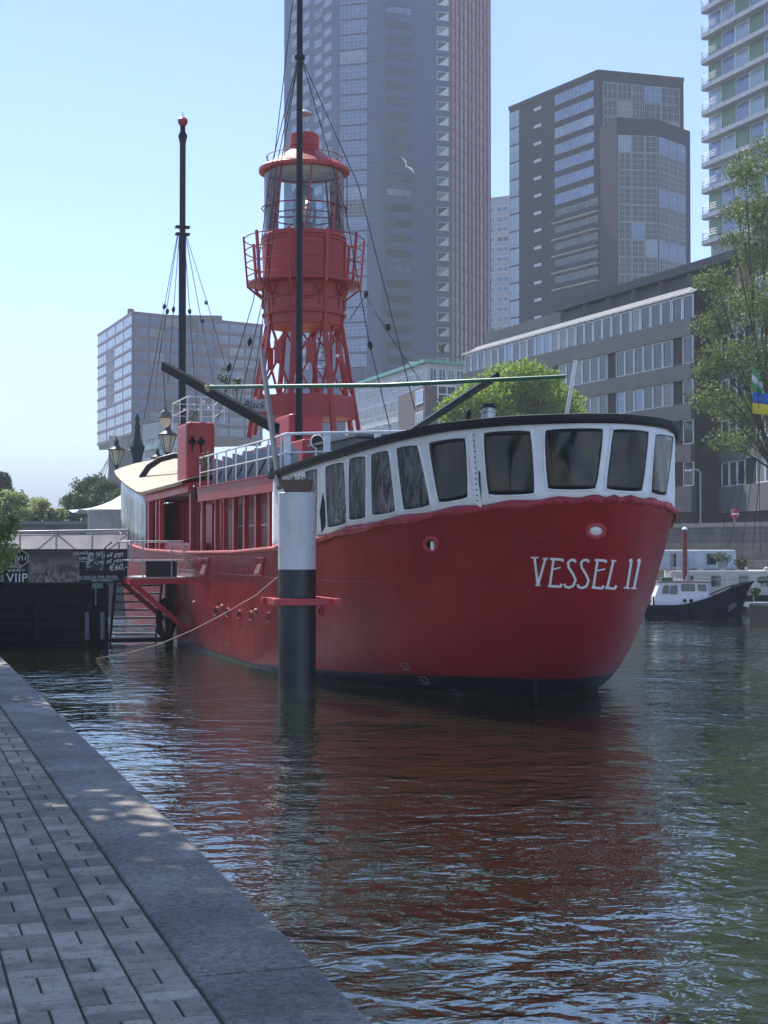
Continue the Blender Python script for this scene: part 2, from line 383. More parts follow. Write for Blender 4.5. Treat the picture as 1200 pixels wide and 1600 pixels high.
# plate seams and dents
sm = b.math('ABSOLUTE', b.math('SUBTRACT', b.math('FRACT', b.math('MULTIPLY', o_[2], 1/.9)), .5)); seam = b.mr(sm, .0, .012, 0, 1)
sv = b.math('ABSOLUTE', b.math('SUBTRACT', b.math('FRACT', b.math('MULTIPLY', o_[0], 1/2.3)), .5)); seam2 = b.mr(sv, .0, .006, 0, 1)
c = b.mix(seam, b.mix(.6, c, (.1, .01, .015)), c); b.color(c); bb = b.bump(seam, .5, .01); b.bump(b.noise(1.3, 4, .55), .5, .07, bb)
HULLM = b.m
hull = hm.build('hull', HULLM, SHIP, smooth=True)
HB = BVHTree.FromPolygons([SM @ Vector(v) for v in hm.v], hm.f)
def hit(bvh, x, y, off=.006):
    d = ray(x, y).normalized(); r_ = bvh.ray_cast(CAM, d)
    if r_[0] is None: return None
    nn = r_[1] if r_[1].dot(d) < 0 else -r_[1]
    return SI @ (r_[0] + nn*off)
# rubbing lip along the bulwark
cap = MB(); cap.tube([(*(lambda p: (p[0], p[1]))(plan(i, 3.6, .03)), zdeck(plan(i, 3.6)[0])+.0) for i in range(NEAR-2, NC+1)], .055, 8)
cap.tube([(*(lambda p: (p[0], -p[1]))(plan(i, 3.6, .03)), zdeck(plan(i, 3.6)[0])) for i in range(0, NC+1)], .05, 8)
cap.build('cap_rail', RED_T, SHIP, smooth=True)
# lettering, drawn as strokes on the curved plates
def ribbon(mb, pts, wd, bvh=HB, off=.006, z=0):
    dense = []
    for a, c_ in zip(pts, pts[1:]):
        m_ = max(int(math.dist(a, c_)/2), 1)
        for i in range(m_): dense.append((a[0]+(c_[0]-a[0])*i/m_, a[1]+(c_[1]-a[1])*i/m_))
    dense.append(pts[-1]); L_ = []; R_ = []
    for i, p in enumerate(dense):
        q0 = dense[max(i-1, 0)]; q1 = dense[min(i+1, len(dense)-1)]; dx, dy = q1[0]-q0[0], q1[1]-q0[1]; l_ = math.hypot(dx, dy) or 1
        nx, ny = -dy/l_*wd/2, dx/l_*wd/2
        a = hit(bvh, p[0]+nx, p[1]+ny, off); c_ = hit(bvh, p[0]-nx, p[1]-ny, off)
        if a is None or c_ is None: continue
        L_.append(a); R_.append(c_)
    if len(L_) > 1: mb.grid([L_, R_])
def Z4(pts): return [(430+a*.5333, 560+c_*.5333) for a, c_ in pts]
LET = [
 [[(750,583),(771,583)], [(760,583),(770,664)], [(770,664),(792,586)], [(784,586),(800,586)], [(763,664),(777,664)]],
 [[(806,587),(842,589),(842,595)], [(816,588),(805,665)], [(800,666),(836,668),(839,660)], [(812,618),(836,612)]],
 [[(880,597),(877,590),(866,590),(858,598),(860,612),(872,630),(880,648),(874,664),(862,671),(850,668),(847,660)]],
 [[(919,597),(915,590),(904,590),(896,598),(898,612),(910,632),(918,650),(912,666),(900,672),(888,669),(886,661)]],
 [[(936,590),(968,592),(968,598)], [(944,591),(932,669)], [(927,670),(957,673),(961,665)], [(940,622),(966,616)]],
 [[(984,591),(998,593)], [(990,592),(972,671)], [(966,671),(994,674),(998,664)]],
 [[(1036,594),(1043,588),(1030,670)], [(1020,671),(1038,673)]],
 [[(1060,594),(1067,588),(1050,671)], [(1041,672),(1057,674)]]]
names = 'VESSEL11'
lt = MB()
for L_ in LET:
    for s_ in L_: ribbon(lt, Z4(s_), 3.6 if len(s_) != 2 or abs(s_[0][1]-s_[1][1]) > 20 else 2.2, off=.01)
lt.build('hull_lettering', WHITE, SHIP, solid=.004)
# draught marks
for (cx, cy) in ((632, 1041), (662, 1063), (712, 1083)):
    for dx, dy in ((0,0),):
        dm = MB(); ribbon(dm, [(cx-9, cy-5), (cx+3, cy-5), (cx+9, cy+4)], 1.2); ribbon(dm, [(cx-6, cy-2), (cx+6, cy+5)], 1.2); ribbon(dm, [(cx-3, cy+5), (cx+9, cy+6)], 1.2); dm.build('draught_mark', M('marking paint', (.32, .22, .24), .6), SHIP, solid=.003)
#dm.build('draught_marks', M('marking paint', (.32, .22, .24), .6), SHIP, solid=.003)
# hawse pipes
def ring_port(x, y, rx, ry, name, mats, fill, tube=.035, lab=None):
    pts = [hit(HB, x+rx*math.cos(a), y+ry*math.sin(a), .01) for a in [2*math.pi*k/28 for k in range(28)]]
    if any(p is None for p in pts): return
    c_ = sum(pts, Vector())/len(pts)
    m_ = MB(); m_.tube(pts+pts[:1], tube, 6, 0, caps=False)
    o = m_.build(name, mats, SHIP, smooth=True)
    if lab: o['label'] = lab
    f_ = MB(); f_.add([c_]+[p for p in pts], [(0, k+1, (k+1) % 28+1) for k in range(28)]); f_.build('opening', fill, o, smooth=True, solid=.01)
    return o
HOLE = M('dark opening', (.01, .008, .01), .6)
h_ = ring_port(674, 850, 9.5, 10.5, 'hawse_pipe', M('hawse lip', (.45, .05, .06), .4), HOLE, .045, 'red rimmed hawse pipe with a white fitting inside')
if h_: MB().box(hit(HB, 678, 852, .02), (.06, .09, .16)).build('fitting', WHITE, h_)
ring_port(931, 829, 13.5, 10, 'hawse_pipe', M('hawse lip', (.45, .05, .06), .4), WHITE, .04, 'hawse pipe covered by a white plate')
for x, y in ((338,955),(356,957),(374,960),(392,962),(420,964),(500,955)):
    ring_port(x, y, 2.6, 7, 'porthole', RED, HOLE, .018)
for x, y in ((304,943),(348,949),(401,956)): fl = MB(); fl.ball(hit(HB, x, y, .0), .085, 10); fl.build('deadlight', M('pale red paint', (.36, .10, .10), .5), SHIP, smooth=True)
for x, y in ((319, 886), (405, 885)):
    p0, p1, p2, p3 = [hit(HB, x+a, y+c_, .012) for a, c_ in ((-1, -13), (9, -13), (5, 13), (-7, 13))]
    m_ = MB(); m_.tube([p0, p1, p2, p3, p0], .035, 6); o = m_.build('freeing_port', RED, SHIP, smooth=True)
    q0, q1, q2, q3 = [hit(HB, x+a, y+c_, .03) for a, c_ in ((1, -4), (7, -4), (3, 11), (-5, 11))]
    MB().slab([q0, q1, q2, q3], (0, .03, 0)).build('flap', M('pink undercoat', (.5, .25, .23), .6), o)
    q0, q1, q2, q3 = [hit(HB, x+a, y+c_, .008) for a, c_ in ((0, -12), (8, -12), (7, -5), (1, -5))]
    MB().slab([q0, q1, q2, q3], (0, .01, 0)).build('opening', RED_D, o)
# foot of the stem
a_ = [hit(HB, 826, 1072, 0), hit(HB, 838, 1062, 0)]
st = MB(); p1 = hit(HB, 838, 1060, .0); p2 = hit(HB, 836, 1086, .0); p3 = SI @ PZ(839, 1098, .02); p4 = SI @ PZ(826, 1090, 0)
st.slab([p1, p3, p4+Vector((0,0,-.3)), p2], (.03, .02, 0)); st.build('stem_foot', BLACK, SHIP)

# ---- near end canvas tent and its roof
ZRS, ZRZ = [-3.2, -2.08, -.91, 0, .87, 2.04, 3.59, 5.0, 5.6], [5.26, 5.25, 5.20, 5.11, 5.01, 4.87, 4.73, 4.62, 4.58]
def zroof(s): return float(np.interp(s, ZRS, ZRZ))
CI = [i for i in range(NEAR+1)]
def tentcol(i, sg, f_):
    s0, w0 = plan(i, 3.6, .01); s1, w1 = plan(i, 3.6, .02)
    z0 = zdeck(s0)-.02; z1 = zroof(s1); z = z0+(z1-z0)*f_; wav = .018*math.sin(i*2.3+f_*3)+.012*math.sin(i*5.1+f_*7)
    return Vector((s0+(s1-s0)*f_-wav*.5, (w0+(w1-w0)*f_+wav*.3)*sg, z))
ext = [plan(NEAR, 3.6)[0] + d for d in (.2, .4)]
def colset(f_):
    out = [tentcol(i, -1, f_) for i in range(NEAR, 0, -1)] + [tentcol(i, 1, f_) for i in CI]
    w_ = plan(NEAR, 3.6, .01)[1]
    for s_ in ext: out.append(Vector((s_, w_+.01*math.sin(s_*9), (zdeck(s_)-.02)*(1-f_)+zroof(s_)*f_)))
    return out
tg = [colset(k/8) for k in range(9)]
tent = MB(); tent.grid(tg)
tent_o = tent.build('canvas_tent', CANVAS, SHIP, smooth=True, solid=.008)
TB = BVHTree.FromPolygons([SM @ Vector(v) for v in tent.v], tent.f)
b = NB('clear vinyl'); b.set(Roughness=.14); b.b.inputs['Specular IOR Level'].default_value = .32
nv = b.noise(1.3, 4, .6, b.mapping((1.5, 1.5, .35)), .6); b.color(b.mix(b.mr(nv, .35, .7), (.002, .002, .003), (.008, .009, .010)))
b.bump(b.noise(1.1, 2, .5, b.mapping((1.2, 1.2, .6), (0, R(25), 0)), .3), .4, .06); VINYL = b.m
b = NB('creased vinyl'); b.set(Roughness=.14); b.b.inputs['Specular IOR Level'].default_value = .4
nv = b.noise(2.2, 5, .65, b.mapping((2.5, 2.5, .5)), 1.5); b.color(b.mix(b.mr(nv, .42, .7), (.005, .006, .008), (.2, .2, .19)))
b.bump(b.noise(2.2, 4, .6, b.mapping((2, 2, .6)), 1), 1.0, .14); VINYL2 = b.m
WIN = [((610,215),(750,210),(763,398),(625,402)), ((790,207),(962,203),(940,385),(798,385)), ((988,205),(1093,212),(1073,392),(967,385)), ((1110,220),(1165,228),(1143,405),(1097,395)),
 ((450,245),(560,230),(568,410),(480,425)), ((355,262),(420,252),(458,432),(378,447)), ((282,280),(335,268),(356,450),(285,462)), ((218,292),(268,285),(268,468),(218,475)), ((148,315),(205,302),(212,485),(155,498)), ((88,330),(128,322),(126,500),(110,508))]
def patch(quad, n=10, rc=.12, off=.014):
    q_ = Z4(quad); rows = []
    def bil(u, v): 
        a = [(1-u)*(1-v), u*(1-v), u*v, (1-u)*v]; return (sum(a[k]*q_[k][0] for k in range(4)), sum(a[k]*q_[k][1] for k in range(4)))
    g_ = []
    for j in range(n+1):
        row = []
        for i in range(n+1):
            x_, y_ = 2*i/n-1, 2*j/n-1       # squeeze corners round
            k = 1-rc*.42*(x_*x_*y_*y_)**1.6
            row.append(hit(TB, *bil((x_*k*1.05+1)/2, (y_*k*1.03+1)/2), off))
        g_.append(row)
    return g_
for wi, qd in enumerate(WIN):
    if wi >= 4: qd = ((qd[0][0], qd[0][1]+0), (qd[1][0], qd[1][1]+0), qd[2], qd[3])
    g_ = patch(qd, 12)
    if any(p is None for r_ in g_ for p in r_): g_ = patch(((qd[0][0], qd[0][1]+10), (qd[1][0], qd[1][1]+10), qd[2], qd[3]), 12)
    if any(p is None for r_ in g_ for p in r_): print('window miss', wi); continue
    m_ = MB(); m_.grid(g_); o = m_.build('window', VINYL if wi < 5 else VINYL2, SHIP, smooth=True, solid=.004)
    if wi >= 5: o['label'] = 'creased pale vinyl window'
    n = 12; bd = g_[0] + [g_[j][n] for j in range(1, n)] + g_[n][::-1] + [g_[j][0] for j in range(n-1, 0, -1)]
    f_ = MB(); f_.tube(bd+bd[:1], .022, 6, caps=False); f_.build('hem', CANVAS, o, smooth=True)
# slit, lacing flap
m_ = MB(); q_ = [hit(TB, *p, .01) for p in Z4([(140,395),(152,440),(148,492),(137,512),(132,450)])]
if None not in q_: m_.slab(q_, (0, .003, 0)); m_.build('tent_opening', HOLE, SHIP)
fl = MB()
sl = Z4([(572,218),(580,300),(592,380),(600,436)]); ribbon(fl, sl, 9, TB, .03); fl.build('lacing_flap', CANVAS, SHIP, solid=.01)
ey = MB(); 
for k in range(13):
    x_, y_ = 430+.5333*(585+k*.8), 560+.5333*(225+k*16); ey.ball(hit(TB, x_, y_, .04), .016, 6)
ey.build('eyelets', BLACK, SHIP)
sk = MB(); ribbon(sk, Z4([(600,330),(604,440)]), 2.2, TB, .02); sk.build('seam_gap', HOLE, SHIP)
# red skirt hem
hemr = []
for f_, r_ in ((-.03, .05), (.02, .07), (.055, .03)):
    row = []
    for k in range(len(tg[0])-1):
        for t in (0, .25, .5, .75):
            a = tg[0][k].lerp(tg[0][k+1], t); s_ = k+t; o2 = r_+.018*math.sin(s_*7)+.02*math.sin(s_*2.9)
            dirn = Vector((a.x-5, a.y, 0)).normalized() if a.x < 5 else Vector((0, 1, 0))
            row.append(a + dirn*o2 + Vector((0, 0, f_*1.6+.02*math.sin(s_*1.7+f_*20))))
    hemr.append(row)
h_ = MB(); h_.grid(hemr); h_.build('red_skirt', REDCAN, SHIP, smooth=True, solid=.01)
# roof of the near tent
rg = []
for j, (gr, dz) in enumerate(((.07, -.12), (.12, -.05), (.12, .03), (.0, .05))):
    row = []
    for i in range(NEAR, 0, -1): s_, w_ = plan(i, 3.6, gr); row.append(Vector((s_, -w_, zroof(s_)+dz)))
    for i in CI: s_, w_ = plan(i, 3.6, gr); row.append(Vector((s_, w_, zroof(s_)+dz)))
    for s_ in ext[:]: row.append(Vector((s_, plan(NEAR, 3.6, gr)[1], zroof(s_)+dz)))
    rg.append(row)
def roofin(f_):
    row = []
    for p in rg[3]: row.append(Vector((p.x+(4.8-p.x)*f_ if p.x < 4.8 else p.x, p.y*(1-f_), p.z+.10*math.sin(f_*math.pi/2))))
    return row
rm = MB(); rm.grid(rg+[roofin(f_) for f_ in (.3, .6, .85)]); rm.build('tent_roof', M('black roofing', (.02, .022, .027), .55, bump=.4, bscale=12), SHIP, smooth=True, solid=.02)
# hooks under the roof edge
for x in (537, 634, 730, 771, 843, 922, 940, 985, 1018, 1055, 690, 590, 560):
    for dy in (0,):
        i = 0
        for yy in range(640, 760, 1):
            h1_ = hit(TB, x, yy, .03)
            if h1_ is not None: hk = MB(); hk.beam(h1_+Vector((0,0,.05)), h1_+Vector((0,0,-.07)), .022); hk.build('tent_hook', BLACK, SHIP); break
# stove chimney
c0 = LY(763, 657, 15.6); ch = MB(); ch.lathe([(.14,-.4),(.14,.16),(.17,.17),(.17,.2),(.001,.21)], c0, 20); ch.lathe([(.11,.2),(.11,.26)], c0, 16); ch.lathe([(.001,.36),(.14,.34),(.17,.26),(.001,.25)], c0, 20, 1)
ch.build('chimney', [STEEL, BLACK], SHIP, smooth=True)
c0 = LY(732, 657, 15.6); ch = MB(); ch.lathe([(.05,-.4),(.05,.1),(.07,.12),(.05,.2),(.001,.24)], c0, 12); ch.build('vent_pipe', BLACK, SHIP, smooth=True)

# ---- side deck, upper deck
up = MB(); SB(up, 4.7, 16.5, -3.85, 3.85, 4.45, 4.53); up.build('upper_deck', M('deck paint', (.16, .17, .19), .7), SHIP)
fa = MB(); SB(fa, 4.87, 10.37, 3.90, 3.96, 4.18, 4.55); SB(fa, 4.87, 10.37, 3.86, 3.99, 4.555, 4.585); fa.build('fascia', RED_T, SHIP)
fa = MB(); SB(fa, 4.87, 10.37, -3.96, -3.90, 4.2, 4.56); fa.build('fascia', RED_T, SHIP)
hs = MB(); SB(hs, 5, 18, -2.7, 2.7, 1.95, 4.45); hs.build('deckhouse', RED, SHIP)
for x, wd in ((309,.05),(318,.09),(339,.07),(352,.05),(367,.11),(384,.09),(402,.10),(423,.13),(432,.1)):
    p = L(x, 860, 3.85); m_ = MB(); m_.box((p.x, 3.85, 3.5), (wd*1.9, .11, 1.46)); m_.build('stanchion', RED_T, SHIP)
for x0, x1 in ((321,334),(341,349)):
    a = L(x0, 860, 3.3).x; c_ = L(x1, 860, 3.3).x; MB().box(((a+c_)/2, 3.3, 3.45), (abs(a-c_), .1, 1.4)).build('side_locker', RED, SHIP)
for x0, x1 in ((372,381),(388,398),(412,418)):
    a = L(x0, 860, 2.8).x; c_ = L(x1, 860, 2.8).x
    o = MB().box(((a+c_)/2, 2.74, 3.45), (abs(a-c_)+.4, .06, 1.15)).build('cabin_window', M('pale interior pane', (.30, .20, .22), .3), SHIP)
    MB().box(((a+c_)/2, 2.79, 3.5), (abs(a-c_)+.5, .03, .05)).build('glazing_bar', WHITE, o)
pv = MB()
for x in (314.5, 336, 360):
    a = L(x, 860, 3.7).x; pv.tube([(a, 3.7, 2.6), (a, 3.7, 3.9)], .022, 6)
pv.build('white_pipe', WHITE, SHIP)
# upper deck rail (camera side) and bulwark corner
def railing(mb, pts, h, posts, mids=(.5,), r=.022, rp=.02):
    for f_ in (1,)+tuple(mids): mb.tube([Vector(p)+Vector((0,0,h*f_)) for p in pts], r if f_ == 1 else r*.75, 6)
    for q_ in posts: mb.tube([Vector(q_), Vector(q_)+Vector((0,0,h))], rp, 6)
rl = MB(); railing(rl, [(S(10.3), 3.92, 4.56), (S(4.95), 3.92, 4.56)], .84, [(s_, 3.92, 4.56) for s_ in np.linspace(S(10.3), S(4.95), 9)]); 
rl.build('deck_railing', WHITE, SHIP, smooth=True)
rl = MB(); rt_ = [Vector((S(4.95), 3.92, 5.40)), LS(446, 678, 5.5), LS(520, 676, 5.7), LS(640, 674, 6.0), LS(740, 671, 6.2)]
rl.tube(rt_, .032, 8); rl.tube([p+Vector((0,0,-.42)) for p in rt_], .022, 6)
for x, s_ in ((449, 5.55), (511, 5.7), (590, 5.9), (736, 6.2)): p = LS(x, 677, s_); rl.box((p.x, p.y, p.z-.36), (.04, .15, .72))
rl.build('deck_railing', WHITE, SHIP)
# folded table tops behind the rail
for k in range(7):
    s_ = S(9.6 - k*.72); m_ = MB(); poly = [(0, 0), (0, .72)]+[(-.46*math.sin(t), .44+.28*math.cos(t)) for t in np.linspace(0, math.pi/2, 7)]+[(-.46, 0)]
    m_.slab([(s_-a*.25, 3.80+a, 4.56+c_+.04) for a, c_ in poly], (.04, 0, 0)); o = m_.build('folded_table', GREYP, SHIP)
    MB().tube([(s_-.03, 3.78, 4.56), (s_+.05, 3.5, 5.05)], .015, 6).build('table_leg', BLACK, o)
# inner deckhouse tops
dh = MB(); SB(dh, 8.7, 11.1, -.5, 1.7, 4.5, 5.8); dh.build('engine_casing', RED_T, SHIP, bevel=.05)
p = L(305, 700, 3.2); dh = MB(); SB(dh, 11.7, 12.6, 3.0, 3.85, 4.55, 6.6); o = dh.build('ventilator_housing', RED_T, SHIP, bevel=.10)
sp = MB()
for w_ in (3.68, 3.42):
    for dx, dz, r_ in ((-.055, 0, .06), (.055, 0, .06), (0, .1, .055)): sp.ball((S(11.7), w_+dx, 6.0+dz), r_, 10, sz=1.3)
    sp.box((S(11.7), w_, 5.88), (.06, .045, .36))
sp.build('spade_cutout', HOLE, o, smooth=True)
rl = MB(); c_ = [(S(a_), b_, 6.6) for a_, b_ in ((11.75,3.8),(11.75,2.7),(13.2,2.5),(13.2,3.8),(11.75,3.8))]; railing(rl, c_, .75, c_[:4]+[(S(11.75),3.4,6.6),(S(12.5),3.8,6.6),(S(11.75),3.05,6.6)], (.5,), .018, .018); rl.build('housing_railing', WHITE, SHIP)
fn = MB(); SB(fn, 10.2, 11.2, .4, 1.4, 5.8, 6.7); fn.build('red_casing', RED, SHIP, bevel=.1)
TS_ = toL(P(475, 600, 23.7)).x; dh = MB(); dh.box((TS_, 0, 5.2), (3.6, 3.1, 1.4)); dh.build('tower_base_house', RED_D, SHIP, bevel=.04)
dh = MB(); SB(dh, 5.6, 7.9, -1.2, 1.8, 4.55, 5.5); SB(dh, 5.5, 8.0, -1.3, 1.9, 5.5, 5.56, 1)
for k in range(5): dh.box((S(5.6)-.03, .3, 4.68+k*.18), (.03, 3.0, .12), mi=1)
dh.build('slatted_store', [BLACK, M('weathered slats', (.13,.15,.18), .7)], SHIP)
# sign on the tower house
sg_ = LY(396, 633, 22.5); m_ = MB(); m_.box(sg_, (.06, .75, .36)); o = m_.build('name_board', M('grey board', (.35,.38,.42), .6), SHIP)
tm = text_mesh('Black', .3, BLACK, 'board_lettering', shear=.3)
t_ = bpy.data.objects.new('board_lettering', tm); COL.objects.link(t_); t_.parent = o; t_.matrix_local = Matrix.Translation(sg_+Vector((-.035, 0, 0))) @ Matrix.Rotation(R(-90), 4, 'Z') @ Matrix.Rotation(R(90), 4, 'X')
# cowl vent on the rail
c0 = L(495, 690, 1.8); m_ = MB(); m_.lathe([(.16,0),(.19,.04),(.16,.08)], (0,0,0), 20); 
m_.lathe([(.001,.05),(.15,.05)], (0,0,0), 20, 1); m_.v = [tuple(Matrix.Translation(c0) @ Matrix.Rotation(R(-90), 4, 'Y') @ Vector(v)) for v in m_.v]
m_.tube([c0+Vector((0,0,-.18)), c0+Vector((0,0,-.6))], .05, 8); m_.build('cowl_vent', [WHITE, BLACK], SHIP, smooth=True)

# ---- lantern tower
TY = 23.7; RS = .935; TC = toL(P(475, 600, TY)); TS, TW = TC.x, TC.y
def zt(y): return P(475, y, TY).z
sc = TY/F
TWR = MB(); TWR.lathe([(1.24, zt(512)), (1.27, zt(512)+.02), (1.29, zt(495)), (1.33, zt(494)), (1.36, zt(446)), (1.36, zt(442)), (1.36, zt(376)), (1.40, zt(375)), (1.40, zt(371)), (1.33, zt(369)), (1.2, zt(369)), (.001, zt(372))], (TS, TW, 0), 48, 0, RS, RS)
TWR.lathe([(1.22, zt(512)), (.8, zt(512)+.1), (.001, zt(512)+.1)], (TS, TW, 0), 32, 0, RS, RS)
for zz in (zt(380), zt(470), zt(494)): TWR.lathe([(1.36, zz-.04), (1.40, zz-.02), (1.40, zz+.02), (1.36, zz+.04)], (TS, TW, 0), 48, 0, RS, RS)
tower = TWR.build('lantern_tower', RED_T, SHIP, smooth=True)
def TP(r, a, z): return Vector((TS+r*RS*math.cos(a), TW+r*RS*math.sin(a), z))
NLEG = 8; zb, zm, zu = zt(668), zt(560), zt(505)
def legr(z): return 1.27 + (zu-z)*(.56/(zu-zb))
for k in range(NLEG):
    a = 2*math.pi*(k+.35)/NLEG
    m_ = MB(); m_.beam(TP(legr(zb-.3), a, zb-.3), TP(legr(zu), a, zu), .16, .11, w2=.13, up=(math.cos(a), math.sin(a), 0))
    m_.beam(TP(1.32, a, zu), TP(1.40, a, zt(380)), .08, .06, up=(math.cos(a), math.sin(a), 0))
    lg = m_.build('leg', RED_T, tower)
    a2 = 2*math.pi*(k+1.35)/NLEG; am = (a+a2)/2; zmid = (zm+zt(553))/2
    m_ = MB(); mid = TP(legr(zmid)*.97, am, zmid)
    for sgn in (-1, 1):
        zz = zu-.1 if sgn > 0 else zt(618)
        m_.beam(mid+Vector((0,0,sgn*.2)), TP(legr(zz)*.98, a, zz), .065, .05); m_.beam(mid+Vector((0,0,sgn*.2)), TP(legr(zz)*.98, a2, zz), .065, .05)
    m_.beam(mid+Vector((0,0,-.35)), mid+Vector((0,0,.35)), .26, .04, up=(math.cos(am), math.sin(am), 0))
    m_.build('brace', RED_T, tower)
# octagonal skirt box
oc = [2*math.pi*(k+.35)/NLEG for k in range(NLEG)]
sk = MB(); z0, z1 = zt(655), zt(622)
sk.grid([[TP(1.80, a, z0) for a in oc], [TP(1.74, a, z1) for a in oc], [TP(1.66, a, z1) for a in oc], [TP(1.70, a, z0+.05) for a in oc]], close=True)
sk.add([TP(1.78, a, z0+.02) for a in oc], [tuple(range(8))[::-1]]); sk.build('skirt_box', RED_T, tower)
# gallery
gz = zt(444); gl = MB(); gl.lathe([(1.36, gz), (1.86, gz), (1.86, gz-.06), (1.36, gz-.06)], (TS, TW, 0), 40, 0, RS, RS)
for f_, r_ in ((1, 1.98), (.72, 1.95), (.42, 1.92), (.12, 1.89)):
    zz = gz+1.35*f_; gl.tube([TP(r_, a, zz) for a in np.linspace(0, 2*math.pi, 41)], .018, 6)
gal = gl.build('gallery', RED_T, tower, smooth=True)
for k in range(10):
    a = 2*math.pi*(k+.2)/10; m_ = MB(); m_.beam(TP(1.86, a, gz-.15), TP(2.0, a, gz+1.42), .09, .06, up=(math.cos(a), math.sin(a), 0)); m_.beam(TP(1.87, a, gz-.12), TP(1.36, a, gz-.5), .09, .06)
    for sgn in (-1, 1): m_.beam(TP(1.38, a+sgn*.16, gz-.1), TP(1.37, a, gz-.42), .05, .05)
    m_.beam(TP(1.37, a, gz-.4), TP(1.36, a, gz-.8), .05, .05); m_.build('gallery_post', RED_T, gal)
# hatch
hp = TP(1.38, math.pi-.2, zt(462)); m_ = MB(); m_.tube([hp+Vector((0,.2,-.25)), hp+Vector((0,.2,.1)), hp+Vector((0,.1,.22)), hp+Vector((0,-.1,.22)), hp+Vector((0,-.2,.1)), hp+Vector((0,-.2,-.25)), hp+Vector((0,.2,-.25))], .025, 6); m_.build('hatch', RED_T, tower)
# glazing: clear cylinder, astragals, hoops
b = NB('lantern glass'); t = b.t; tr = b.n('ShaderNodeBsdfTransparent'); tr.inputs[0].default_value = (.90, .97, .97, 1); gs = b.n('ShaderNodeBsdfGlossy'); gs.inputs['Roughness'].default_value = .02
fr = b.n('ShaderNodeFresnel'); fr.inputs[0].default_value = 1.5; mx = b.n('ShaderNodeMixShader'); b.l(fr.outputs[0], mx.inputs[0]); b.l(tr.outputs[0], mx.inputs[1]); b.l(gs.outputs[0], mx.inputs[2])
b.l(mx.outputs[0], t.nodes['Material Output'].inputs[0]); GLASS = b.m
g0, g1 = zt(370), zt(272)
gm = MB(); gm.lathe([(1.32, g0), (1.32, g1)], (TS, TW, 0), 48, 0, RS, RS); glass = gm.build('lantern_glazing', GLASS, tower, smooth=True)
for k in range(8):
    a = 2*math.pi*(k+.7)/8; m_ = MB(); m_.beam(TP(1.30, a, g0), TP(1.30, a+.16, g1), .05, .05); m_.build('glazing_bar', RED_T, glass)
hp_ = MB()
for zz in (zt(327), zt(340)): hp_.tube([TP(1.40 if zz > zt(330) else 1.2, a, zz) for a in np.linspace(0, 2*math.pi, 41)], .02, 6)
for zz in (zt(350),): hp_.tube([TP(1.22, a, zz) for a in np.linspace(0, 2*math.pi, 41)], .015, 6)
hp_.tube([TP(1.42, -1.9, g0+.2), TP(1.42, -1.9, g1)], .015, 6); hp_.build('glazing_hoops', RED_D, glass)
bl = MB(); bl.lathe([(1.25, g1+.04), (1.0, g1+.08), (.001, g1+.1)], (TS, TW, 0), 40, 0, RS, RS); bl.build('ceiling', M('pale ceiling paint', (.6,.6,.56), .7, streak=.3), tower, solid=.01)
ln = MB(); ln.lathe([(.12, g0), (.30, g0+.05), (.38, g0+.4), (.42, g0+.8), (.38, g0+1.2), (.30, g0+1.5), (.12, g0+1.6)], (TS, TW, 0), 12, 0, RS, RS); ln.build('lens', glassy('lens glass', (.10,.13,.16), .12, spec=1), tower)
lb = toL(P(480, 315, TY-.35)); b = NB('lamp glow'); b.b.inputs['Emission Color'].default_value = (1, .72, .4, 1); b.b.inputs['Emission Strength'].default_value = 14; 
MB().ball(lb, .055, 10).build('lamp', b.m, tower); MB().tube([lb, lb+Vector((0,0,1.0))], .008, 5).build('lamp_cord', WIRE, tower)
# roof
rf = MB(); rf.lathe([(1.45, zt(272)), (1.50, zt(271)), (1.51, zt(266)), (1.42, zt(263)), (1.18, zt(256)), (.88, zt(248)), (.62, zt(240)), (.50, zt(236)), (.475, zt(234)), (.46, zt(231)), (.49, zt(230)), (.49, zt(213)), (.47, zt(211)), (.30, zt(208.5)), (.001, zt(207))], (TS, TW, 0), 48, 0, RS, RS)
rf.lathe([(1.45, zt(272)), (1.27, zt(271.5))], (TS, TW, 0), 48, 0, RS, RS)
rf.build('lantern_roof', RED_T, tower, smooth=True)
rr = MB(); rr.tube([TP(1.25, a, zt(257)+.2) for a in np.linspace(0, 2*math.pi, 41)], .015, 5)
for k in range(8): a = k*math.pi/4; rr.tube([TP(1.25, a, zt(257)), TP(1.25, a, zt(257)+.2)], .015, 5)
rr.build('roof_handrail', RED_T, tower)
an = MB(); an.tube([TP(0, 0, zt(208)), TP(0, 0, zt(172))], .025, 6); an.lathe([(.001, .14), (.1, .12), (.24, .02), (.27, -.02), (.2, -.04), (.001, -.03)], TP(0, 0, zt(178)), 20); an.build('roof_vane', M('pale grey metal', (.3,.32,.36), .5), tower, smooth=True)
# ladder inside
ld = MB(); a0, a1 = toL(P(487, 660, TY)), toL(P(512, 505, TY)); 
for o_s in (-.17, .17): ld.tube([a0+Vector((0, o_s, 0)), a1+Vector((0, o_s, 0))], .03, 6)
for k in range(12): q_ = a0.lerp(a1, (k+.5)/12); ld.tube([q_+Vector((0,-.17,0)), q_+Vector((0,.17,0))], .015, 5)
ld.build('ladder', RED_D, tower)
lp = MB(); c0 = toL(P(562, 577, TY-1)); lp.tube([c0+Vector((0,.25,.0)), c0+Vector((0,0,.08)), c0+Vector((0,-.12,.05)), c0+Vector((0,-.12,-.08))], .015, 5); lp.lathe([(.03,.1),(.06,.05),(.05,-.1),(.02,-.14)], c0+Vector((0,-.12,-.15)), 10); lp.build('side_lamp', M('lamp fitting', (.4,.3,.3), .4), tower)
c0 = toL(P(527, 556, TY-2)); MB().ball(c0, .06, 10, sz=.7).build('flood_lamp', WHITE, tower, smooth=True)

